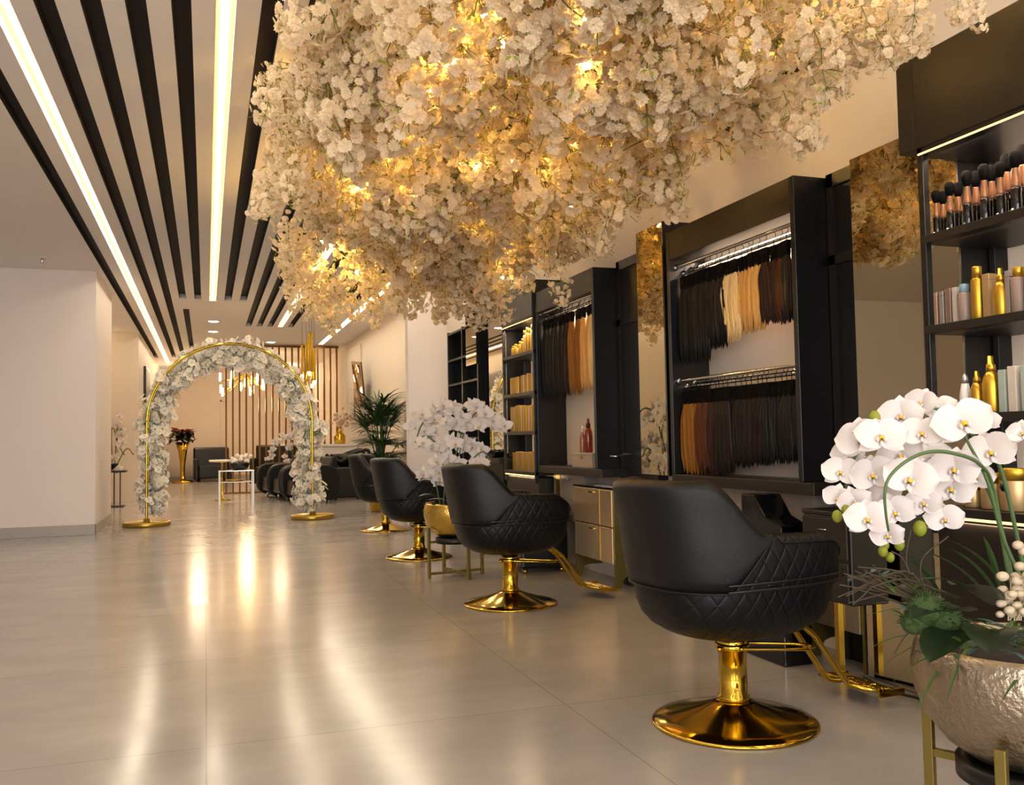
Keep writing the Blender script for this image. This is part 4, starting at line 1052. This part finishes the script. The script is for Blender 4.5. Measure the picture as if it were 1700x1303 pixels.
# gold products, second unit
G2 = 'gold products on the far shelving unit'
def far_row(zi, n, y0, y1, hs, w, name, fn='carton', mat=('foil_gold',), cat='box'):
    for i in range(n):
        y = y0+(y1-y0)*i/max(1, n-1); hh = hs[min(i, len(hs)-1)] if len(hs) > 1 else hs[0]*rnd.uniform(.96, 1.03)
        lab = '%s gold %s from the left on the %s shelf of the far unit' % (ORD[i], name, ['top', 'second', 'third', 'lowest'][zi]); z = SHZ[zi]+.001
        if fn == 'carton': carton('product_carton', lab, (XS+.09, y, z), w, .07, hh, mat[i % len(mat)], grp=G2)
        else: bottle('product_bottle', lab, 'bottle', (XS+.09, y, z), hh, w/2, mat[i % len(mat)], 'foil_gold', 'cyl', G2)
far_row(0, 11, 8.32, 7.62, [.11, .12, .10, .13, .15, .22, .24, .22, .25, .24, .26], .052, 'bottle', 'bottle', ('foil_gold', 'foil_gold', 'foil_tan'))
carton('product_carton', 'large square gold carton on the second shelf of the far product unit', (XS+.1, 8.2, SHZ[1]+.001), .26, .1, .16, 'foil_gold', grp=G2)
far_row(1, 8, 8.02, 7.62, [.17], .042, 'thin carton', mat=('rose_copper', 'foil_gold'))
far_row(2, 11, 8.33, 7.62, [.24], .052, 'tall carton', mat=('foil_gold', 'foil_tan', 'foil_gold'))
far_row(3, 14, 8.30, 7.60, [.17], .038, 'slim carton', mat=('foil_gold', 'foil_gold', 'foil_tan'))
# amber bottles + box in the middle cabinet
z = .862
t = thing('gift_box', 'grey-beige box under the amber bottles in the middle cabinet', 'box', (XF+.13, 6.62, z)); MB().box(-.09, .09, -.2, .2, 0, .095).build('body', 'box_greige', t, bevel=.002); MB().box(-.093, .093, -.203, .203, .0955, .115).build('lid', 'box_greige', t, bevel=.002); MB().box(-.096, -.0932, -.02, .02, .07, .09).build('clasp', 'gold', t)
bottle('amber_bottle', 'taller amber bottle with dark pump on the box in the middle cabinet', 'bottle', (XF+.10, 6.62, z+.117), .27, .034, 'amber_glass', 'hair_copper', 'cone')
bottle('amber_bottle', 'slim copper bottle beside the taller amber one in the middle cabinet', 'bottle', (XF+.10, 6.74, z+.117), .21, .022, 'rose_copper', 'foil_rose', 'cone')

# ------------------------------------------------------------------ palm
PX = Vector((2.58, 14.2, 0))
t = thing('palm_pot', 'tapered polished gold pot of the palm behind the salon chairs', 'planter', PX)
MB().lathe([(.13, 0), (.15, .01), (.19, .30), (.215, .52), (.2, .52), (.18, .46)], n=28).build('pot_body', 'gold', t)
MB().lathe([(.0, .44), (.185, .44), (.10, .47), (.01, .475)], n=20).build('soil', 'soil', t)
pt = thing('potted_palm', 'dark green bushy fan palm rising behind the salon chairs', 'palm', PX+Vector((0, 0, .47)))
rg = random.Random(3)
for k in range(46):
    a = k*2.399+rg.uniform(-.3, .3); H = [.5, .8, 1.1, 1.35, 1.55][k % 5]*rg.uniform(.85, 1.05); out = rg.uniform(.06, .24)*(1 if H > 1.1 else 1.2)
    p0 = Vector((rg.uniform(-.05, .05), rg.uniform(-.05, .05), 0)); tip = Vector((math.cos(a)*out, math.sin(a)*out, H*.78))
    st = MB(); pts = catmull([p0, p0*.5+tip*.5+Vector((0, 0, .1)), tip], 5); st.tube(pts, .007, 5); so = st.build('frond', 'stem_green', pt)
    lf = MB(); d0 = Vector((math.cos(a)*.8, math.sin(a)*.8, rg.uniform(.5, 1.3) if H > 1.0 else .3)).normalized(); side = d0.cross(Vector((0, 0, 1))).normalized()
    up = side.cross(d0)
    for j in range(19):
        f = (j-9)/9*1.45; d = (d0*math.cos(f)+side*math.sin(f)+up*rg.uniform(-.05, .15)).normalized()
        blade(lf, tip, d, rg.uniform(.34, .5)*(1-.25*abs(f)/1.45), .028, .8, n=6, rg=rg)
    lf.build('leaf_fan', 'palm_leaf', so)

# ------------------------------------------------------------------ lounge
def tub_chair(loc, rz, label, w=.78, l=.85, h=.68):
    # faces -x locally
    t = thing('wash_chair', label, 'salon wash chair', loc, rz, 'black upholstered wash chairs behind the arch')
    for s in (-1, 1):
        poly = []
        for q in np.linspace(0, 2*PI, 33)[:-1]:
            c, sn = math.cos(q), math.sin(q); poly.append((l/2*math.copysign(abs(c)**.62, c)+l/2, h*.48*math.copysign(abs(sn)**.62, sn)+h*.54))
        MB().prism(poly, 'y', s*w/2-.05, s*w/2+.05).build('side_panel', 'leather', t, bevel=.03)
    MB().box(.08, .75, -w/2+.051, w/2-.051, .14, .42).build('seat', 'leather_gloss', t, bevel=.04)
    MB().prism([(.60, .421), (.74, .421), (.86, .80), (.74, .84)], 'y', -w/2+.055, w/2-.055).build('backrest', 'leather', t, bevel=.03)
    for sx in (.2, .65):
        for sy_ in (-.28, .28): MB().lathe([(.02, 0), (.025, .139)], (sx, sy_, 0), 10).build('foot', 'chrome', t)
    return t
tub_chair((1.38, 16.9, 0), R_(12), 'black rounded wash chair just behind the right foot of the arch, nearest')
tub_chair((1.20, 17.95, 0), R_(12), 'black rounded wash chair directly behind the nearest wash chair')
tub_chair((1.06, 19.0, 0), R_(12), 'black rounded wash chair farthest back of the three')
t = thing('shampoo_station', 'black shampoo basin unit with open curved arms, right of the arch', 'shampoo unit', (2.52, 17.75, 0))
MB().box(-.25, .38, -.35, .35, .03, .62).build('base', 'leather_gloss', t, bevel=.03)
MB().tube(catmull([(-.3, -.34, .85), (-.1, -.34, .72), (.1, -.34, .86), (.42, -.34, .92), (.40, -.34, .66), (.36, -.34, .60)], 6), .035, 8).build('arm', 'leather', t)
MB().tube(catmull([(-.3, .34, .85), (-.1, .34, .72), (.1, .34, .86), (.42, .34, .92), (.40, .34, .66), (.36, .34, .60)], 6), .035, 8).build('arm', 'leather', t)
MB().tube([(.05, -.34, .64), (.3, -.34, .83)], .02, 8).build('brace', 'leather_gloss', t)
MB().lathe([(.10, .62), (.2, .66), (.26, .78), (.28, .86), (.26, .86), (.2, .72), (.05, .68)], n=28, sx=1, sy=.9, c=(.02, 0, 0)).build('basin', 'leather_gloss', t)
MB().prism([(-.38, .35), (-.2, .42), (-.12, .78), (-.22, .80), (-.28, .5), (-.38, .45)], 'y', -.3, .3).build('reclined_back', 'leather', t, bevel=.03)
for sx in (-.2, .32):
    for sy_ in (-.28, .28): MB().lathe([(.03, 0), (.03, .029)], (sx, sy_, 0), 10).build('foot', 'laminate_black', t)
t = thing('reception_counter', 'white low counter along the right wall behind the shampoo unit', 'counter', (2.62, 20.2, 0)); MB().box(-.45, .395, -1.1, .6, 0, 1.0).build('body', 'counter_white', t, bevel=.01); MB().box(-.48, .395, -1.13, .62, 1.001, 1.05).build('top', 'counter_white', t, bevel=.006)
t = thing('flower_vase', 'amber gold vase of dried flowers on the white counter', 'vase', (2.72, 19.7, 1.05)); MB().lathe([(.11, 0), (.12, .01), (.12, .18), (.05, .25), (.035, .34), (.045, .36)], n=20).build('vase_body', 'gold', t)
fb = MB(); rg = random.Random(9)
for _ in range(50):
    p = Vector((rg.gauss(0, .12), rg.gauss(0, .12), .5+rg.gauss(0, .1))); fb.sphere(p, rg.uniform(.02, .045), 7, 5, rg.randrange(2)); 
    if rg.random() < .4: fb.tube([(0, 0, .34), p], .003, 4, 1)
fb.build('dried_flowers', ['petal_pink', 'berry'], t)['kind'] = 'stuff'
# slatted divider
t = thing('slatted_divider', 'floor-to-ceiling divider of slim bronze slats behind the arch', 'room divider', (1.62, 21.0, 0))
for i in range(18):
    x = -1.2+i*(2.42/17); MB().box(x-.018, x+.018, -.04, .04, .03, ZC-.06).build('slat', 'bronze', t)
MB().box(-1.25, 1.26, -.045, .045, ZC-.059, ZC-.012).build('top_rail', 'bronze', t); MB().box(-1.25, 1.26, -.045, .045, 0, .029).build('bottom_rail', 'bronze', t)
# gold trumpet vase
t = thing('trumpet_vase', 'tall gold trumpet vase on the floor, seen through the arch', 'vase', (-.64, 28.0, 0)); MB().lathe([(.30, 0), (.30, .02), (.27, .06), (.08, .09), (.06, .2), (.07, .5), (.12, .9), (.20, 1.165), (.18, 1.16), (.1, .9)], n=28).build('vase_body', 'gold', t)
t = thing('rose_bouquet', 'dark green bouquet with deep red roses in the tall gold vase', 'bouquet', (-.64, 28.0, 1.17)); rg = random.Random(2)
lb = MB()
for _ in range(150):
    a = rg.uniform(0, 6.28); blade(lb, (rg.gauss(0, .13), rg.gauss(0, .13), rg.uniform(.05, .3)), (math.cos(a), math.sin(a), rg.uniform(-.3, .9)), rg.uniform(.15, .38), .09, 1, n=4)
lb.build('foliage', 'leaf_dark', t)
for k in range(12):
    a = k*2.4; r = .14+.03*(k % 4); m = MB(); c = (math.cos(a)*r*1.5, math.sin(a)*r, .38-.06*(k % 3))
    for q in range(4): m.lathe([(.025+.02*q, -.03), (.045+.018*q, .0), (.04+.018*q, .045-.008*q), (.03+.015*q, .03-.008*q)], c, 10)
    m.build('rose', 'petal_red' if k % 3 else 'petal_pink', t)
def armchair(loc, rz, label, w, h, d=.8, mat='leather_gloss'):
    t = thing('armchair', label, 'armchair', loc, rz)   # faces -y
    MB().box(-w/2+.13, w/2-.13, -d/2, d/2-.15, .1, h*.48).build('seat', mat, t, bevel=.04); MB().box(-w/2+.02, w/2-.02, d/2-.149, d/2+.05, .08, h).build('backrest', mat, t, bevel=.05)
    for s in (-1, 1): MB().box(s*w/2, s*(w/2-.125), -d/2, d/2-.152, .05, h*.68).build('armrest', mat, t, bevel=.04)
    for sx in (-1, 1):
        for sy_ in (-1, 1): MB().lathe([(.02, 0), (.03, .098)], (sx*(w/2-.16), sy_*(d/2-.18), 0), 8).build('foot', 'laminate_black', t)
    return t
armchair((.17, 28.3, 0), R_(4), 'dark armchair against the far wall, left of the slatted divider', 1.05, 1.0)
armchair((1.75, 24.4, 0), R_(-15), 'dark brown armchair behind the slatted divider', 1.25, 1.05)
# console / art in background
t = thing('picture_frame', 'pale framed poster with dark ink shape high on the right wall', 'picture', (XW-.001, 19.35, 1.5))
MB().box(-.03, 0, -.75, .75, 0, 1.6).build('frame', 'paper_cream', t, bevel=.004); MB().box(-.034, -.0302, -.68, .68, .06, 1.54).build('poster', 'poster_grey', t)
MB().prism([(-.05, .1), (.12, .1), (.1, .8), (.03, 1.35), (-.02, .9)], 'x', -.037, -.0342).build('ink_shape', 'ink', t)
t = thing('wall_mirror', 'tilted bronze framed mirror leaning out from the right wall above the palm', 'mirror', (XW-.12, 17.9, 1.75), 0)
q = MB().box(-.03, .0, -.38, .38, 0, .92).build('frame', 'bronze', t, bevel=.004); MB().box(-.034, -.0302, -.30, .30, .06, .86).build('mirror_glass', 'mirror_bronze', t)
for c in (-.12, .1): MB().box(-.037, -.0342, c, c+.04, .06, .86).build('gold_strip', 'bronze', t)
t.rotation_euler = (R_(6), R_(-7), R_(4))
t = thing('picture_frame', 'small dark framed screen on the far left wall beside the arch', 'picture', (-1.249, 21.4, 2.02)); MB().box(0, .05, -.75, .75, 0, .75).build('frame', 'laminate_black', t, bevel=.004); MB().box(.0502, .054, -.7, .7, .05, .7).build('picture', 'ink', t)
# glass table with bowls
t = thing('side_table', 'clear acrylic and chrome table with glass shelf seen through the arch', 'table', (.52, 17.4, 0))
for sx in (-.29, .29):
    for sy_ in (-.25, .25): MB().box(sx-.014, sx+.014, sy_-.014, sy_+.014, 0, .60).build('leg', 'acrylic', t)
MB().box(-.31, .31, -.27, .27, .601, .615).build('table_top', 'chrome', t); MB().box(-.275, .275, -.24, .24, .40, .412).build('shelf', 'acrylic', t)
t = thing('bowl', 'black bowl of cream flowers on the acrylic table', 'bowl', (.58, 17.4, .616)); MB().lathe([(.10, 0), (.15, .03), (.18, .12), (.17, .14), (.12, .04)], n=20).build('bowl_body', 'laminate_black', t)
fb = MB(); rg = random.Random(4)
for _ in range(26): fb.sphere((rg.gauss(0, .09), rg.gauss(0, .09), .15+abs(rg.gauss(0, .06))), .04, 7, 5)
fb.build('flower_heads', 'petal', t)['kind'] = 'stuff'
t = thing('tray', 'gold rimmed tray on the lower shelf of the acrylic table', 'tray', (.5, 17.4, .413)); MB().lathe([(.14, 0), (.17, .03), (.16, .03), (.13, .01)], n=20).build('tray_body', 'gold', t)
t = thing('serving_stand', 'gold serving stand with pale dish behind the acrylic table', 'stand', (.30, 18.6, 0)); MB().lathe([(.15, 0), (.14, .02), (.02, .04), (.02, .72), (.05, .74)], n=20).build('pedestal', 'gold', t); MB().lathe([(.05, .741), (.24, .75), (.25, .79), (.23, .77)], n=24).build('dish', 'petal', t)
# cream orchid behind the divider side of the arch
o3 = thing('orchid_arrangement', 'cream orchid cascade in a dark vase behind the wash chairs, left of the arch leg', 'flowers', (2.02, 20.0, .0)); O1 = o3.location
rg = random.Random(8)
MB().lathe([(.12, 0), (.14, .3), (.11, .55), (.07, .85)], n=16).build('vase', 'laminate_black', o3)
for s in ([(485, 755), (480, 725), (460, 735), (447, 765)], [(492, 755), (495, 715), (482, 735), (472, 775)], [(498, 755), (505, 700), (498, 740), (490, 770)]):
    pts = catmull([at(q[0], q[1], 19.5)-O1 for q in s], 6); MB().tube(pts, .008, 5).build('stem', 'stem_green', o3)
    for p in pts[5::1]: put_flower(o3, p+O1+Vector((rg.uniform(-.05, .05), 0, rg.uniform(-.05, .05))), .15, (CAM-O1).normalized()+Vector((rg.uniform(-.5, .5), 0, rg.uniform(-.4, .3))), rg)
# recess on the left: table, plant, chair
t = thing('side_table', 'slim black metal side table in the left recess', 'table', (-1.62, 17.9, 0)); MB().box(-.25, .25, -.22, .22, .62, .65).build('table_top', 'laminate_black', t)
for x in (-.15, -.05, .05, .15): MB().box(x-.01, x+.01, -.01, .01, .02, .619).build('leg', 'laminate_black', t)
MB().box(-.22, .22, -.2, .2, 0, .018).build('base', 'laminate_black', t)
o4 = thing('orchid_arrangement', 'white orchids in a black bowl on the slim black table at left', 'flowers', (-1.72, 17.9, .651)); O1 = o4.location
MB().lathe([(.10, 0), (.14, .03), (.22, .10), (.23, .13), (.2, .12), (.1, .04)], n=18).build('bowl_body', 'laminate_black', o4)
for k in range(34):
    px = rg.uniform(186, 205)-(.0); py = rg.uniform(690, 790); 
    if 745 < py < 772 and rg.random() < .7: continue
    put_flower(o4, at(px, py, 17.0+rg.uniform(-.2, .1)), .17, (CAM-O1).normalized()+Vector((rg.uniform(-.6, .6), 0, rg.uniform(-.5, .4))), rg)
for s in ([(186, 775), (186, 710), (200, 745), (207, 755)], [(190, 775), (196, 700), (203, 720), (206, 740)], [(192, 775), (210, 745), (222, 755)]):
    MB().tube(catmull([at(q[0], q[1], 16.95)-O1 for q in s], 5), .010, 5).build('stem', 'twig_green', o4)
armchair((-2.25, 16.6, 0), R_(20), 'black chair half hidden behind the left wall corner', .8, .8)
# pendants and chandelier
t = thing('pendant_light', 'gold tube pendant cluster hanging above the right side of the arch', 'pendant light', (1.60, 15.1, ZC)); rg = random.Random(6)
for i, (dx, dy, L0, L1) in enumerate(((0, 0, .42, 1.05), (.05, .06, .40, 1.25), (-.11, .03, .62, 1.1), (-.03, .1, .55, 1.3), (.08, -.04, .7, 1.2))):
    tb = MB().tube([(dx, dy, -L0), (dx, dy, -L1)], .022, 10).build('tube_shade', 'gold', t); MB().sphere((dx, dy, -L1-.02), .024, 10, 6, 0, (1, 1, 2)).build('bulb', 'bulb_soft', tb)
    MB().tube([(dx, dy, 0), (dx, dy, -L0)], .003, 5).build('cord', 'twig', tb)
MB().lathe([(.05, -.03), (.055, -.001)], n=20).build('ceiling_plate', 'gold', t)
t = thing('chandelier', 'warm glowing branch chandelier behind the slatted divider', 'chandelier', (.95, 23.2, ZC))
MB().lathe([(.25, -.04), (.27, -.001)], n=24).build('ceiling_plate', 'gold', t); MB().tube([(0, 0, -.04), (0, 0, -.62)], .015, 8).build('rod', 'gold', t)
br = MB(); bl = []
for i in range(16):
    a = i*2.399; r = .3+.42*((i*7) % 5)/4; z = -.62-.42*((i*3) % 7)/6; e = Vector((math.cos(a)*r, math.sin(a)*r*.5, z)); br.tube(catmull([(0, 0, -.5), e*.6+Vector((0, 0, -.22)), e], 5), .01, 6); bl.append(e)
br.build('branch', 'gold', t)
for e in bl:
    MB().tube([e, e+Vector((0, 0, .20))], .022, 8).build('bulb', 'bulb_soft', t)
point('chandelier_glow', (.95, 23.2, ZC-1.25), 60, (1, .68, .36), .15)
point('pendant_glow', (1.60, 15.1, ZC-1.45), 14, (1, .68, .36), .08)
# downlights
for i, (px, py) in enumerate(((354.7, 533), (354, 550), (353.5, 564), (449.8, 567.5))):
    p = on_z(px, py, ZC); t = thing('downlight', ['round recessed downlight above the arch, nearest of three in line', 'round recessed downlight above the arch, middle of three in line', 'round recessed downlight above the arch, farthest of three in line', 'single recessed downlight left of the pendant above the arch'][i], 'ceiling light', (p.x, p.y, ZC), 0, 'round recessed downlights')
    MB().lathe([(.11, -.008), (.12, -.001)], n=24).build('rim', 'ceiling_paint', t); MB().lathe([(.08, -.012), (.09, -.0085)], n=24).build('lens', 'downlight', t)
    l = bpy.data.lights.new('downlight_beam', 'SPOT'); l.energy = 90; l.color = (1, .74, .46); l.spot_size = R_(110); l.spot_blend = .8; l.shadow_soft_size = .08
    o = bpy.data.objects.new('downlight_beam', l); COL.objects.link(o); o.location = (p.x, p.y, ZC-.03)
# sprinkler
t = thing('sprinkler', 'small white ceiling sprinkler by the left wall', 'sprinkler', (-1.80, 11.65, ZC)); MB().lathe([(.05, -.012), (.055, -.001)], n=20).build('rosette', 'plastic_white', t); MB().lathe([(.018, -.07), (.022, -.065), (.022, -.02), (.018, -.012)], n=16).build('head', 'chrome', t)
# spotlights over the cabinets
for i, (px, py, lab) in enumerate(((1330, 85, 'black square spotlight half hidden by blossom, above the nearest end of the canopy'), (1225, 185, 'black spotlight peeking out of the blossom above the large cabinet'), (790, 478, 'small black spotlight at the far end of the canopy near the wall'))):
    p = on_x(px, py, 2.93); t = thing('spotlight', lab, 'spotlight', (2.93, p.y, p.z), 0, 'black spotlights on the right wall')
    f = MB()
    for q in ((-.1, -.085, -.1, .1, -.09, .07), (.0, .015, -.1, .1, -.09, .07)): f.box(*q)
    f.box(-.085, 0, -.1, -.085, -.09, .07); f.box(-.085, 0, .085, .1, -.09, .07)
    f.build('housing', 'laminate_black', t, bevel=.004); MB().box(-.084, -.001, -.084, .084, -.02, .0).build('lens', 'glass_dark', t); MB().box(.016, BK-2.93, -.02, .02, -.02, .02).build('bracket', 'laminate_black', t)

# warm light under LED strips (lamps inside the recessed channels)
def strip(x, y0, y1, pw, wd=.024, z=ZC+.02):
    area('strip_lamp', (x, (y0+y1)/2, z), (0, 0, 0), wd, y1-y0, pw, (1.0, .86, .68))
strip(-.965, -2.5, 12, 52); strip(-.965, 12, 26, 42); strip(.098, -2.5, 14.4, 52); strip(1.34, 8, 17.5, 25); strip(2.46, -2.5, 9, 14, .08); strip(2.46, 9, 20.6, 60, .08)
for y in (14.9, 16.8, 18.6): point('recess_lamp', (-2.4, y, 3.0), 14, (1, .72, .42), .1)
point('far_lamp', (-.2, 26.5, 3.0), 60, (1, .74, .48), .2); point('far_lamp', (2.0, 26.5, 3.0), 50, (1, .74, .48), .2)

# ------------------------------------------------------------------ view
sc.view_settings.view_transform = 'Standard'; sc.view_settings.look = 'None'; sc.view_settings.gamma = 1; sc.view_settings.exposure = 0
sc.view_settings.use_curve_mapping = False
sc.cycles.max_bounces = 7; sc.cycles.diffuse_bounces = 4; sc.cycles.glossy_bounces = 4; sc.cycles.use_adaptive_sampling = True; sc.cycles.adaptive_threshold = .05; sc.cycles.caustics_reflective = False; sc.cycles.caustics_refractive = False
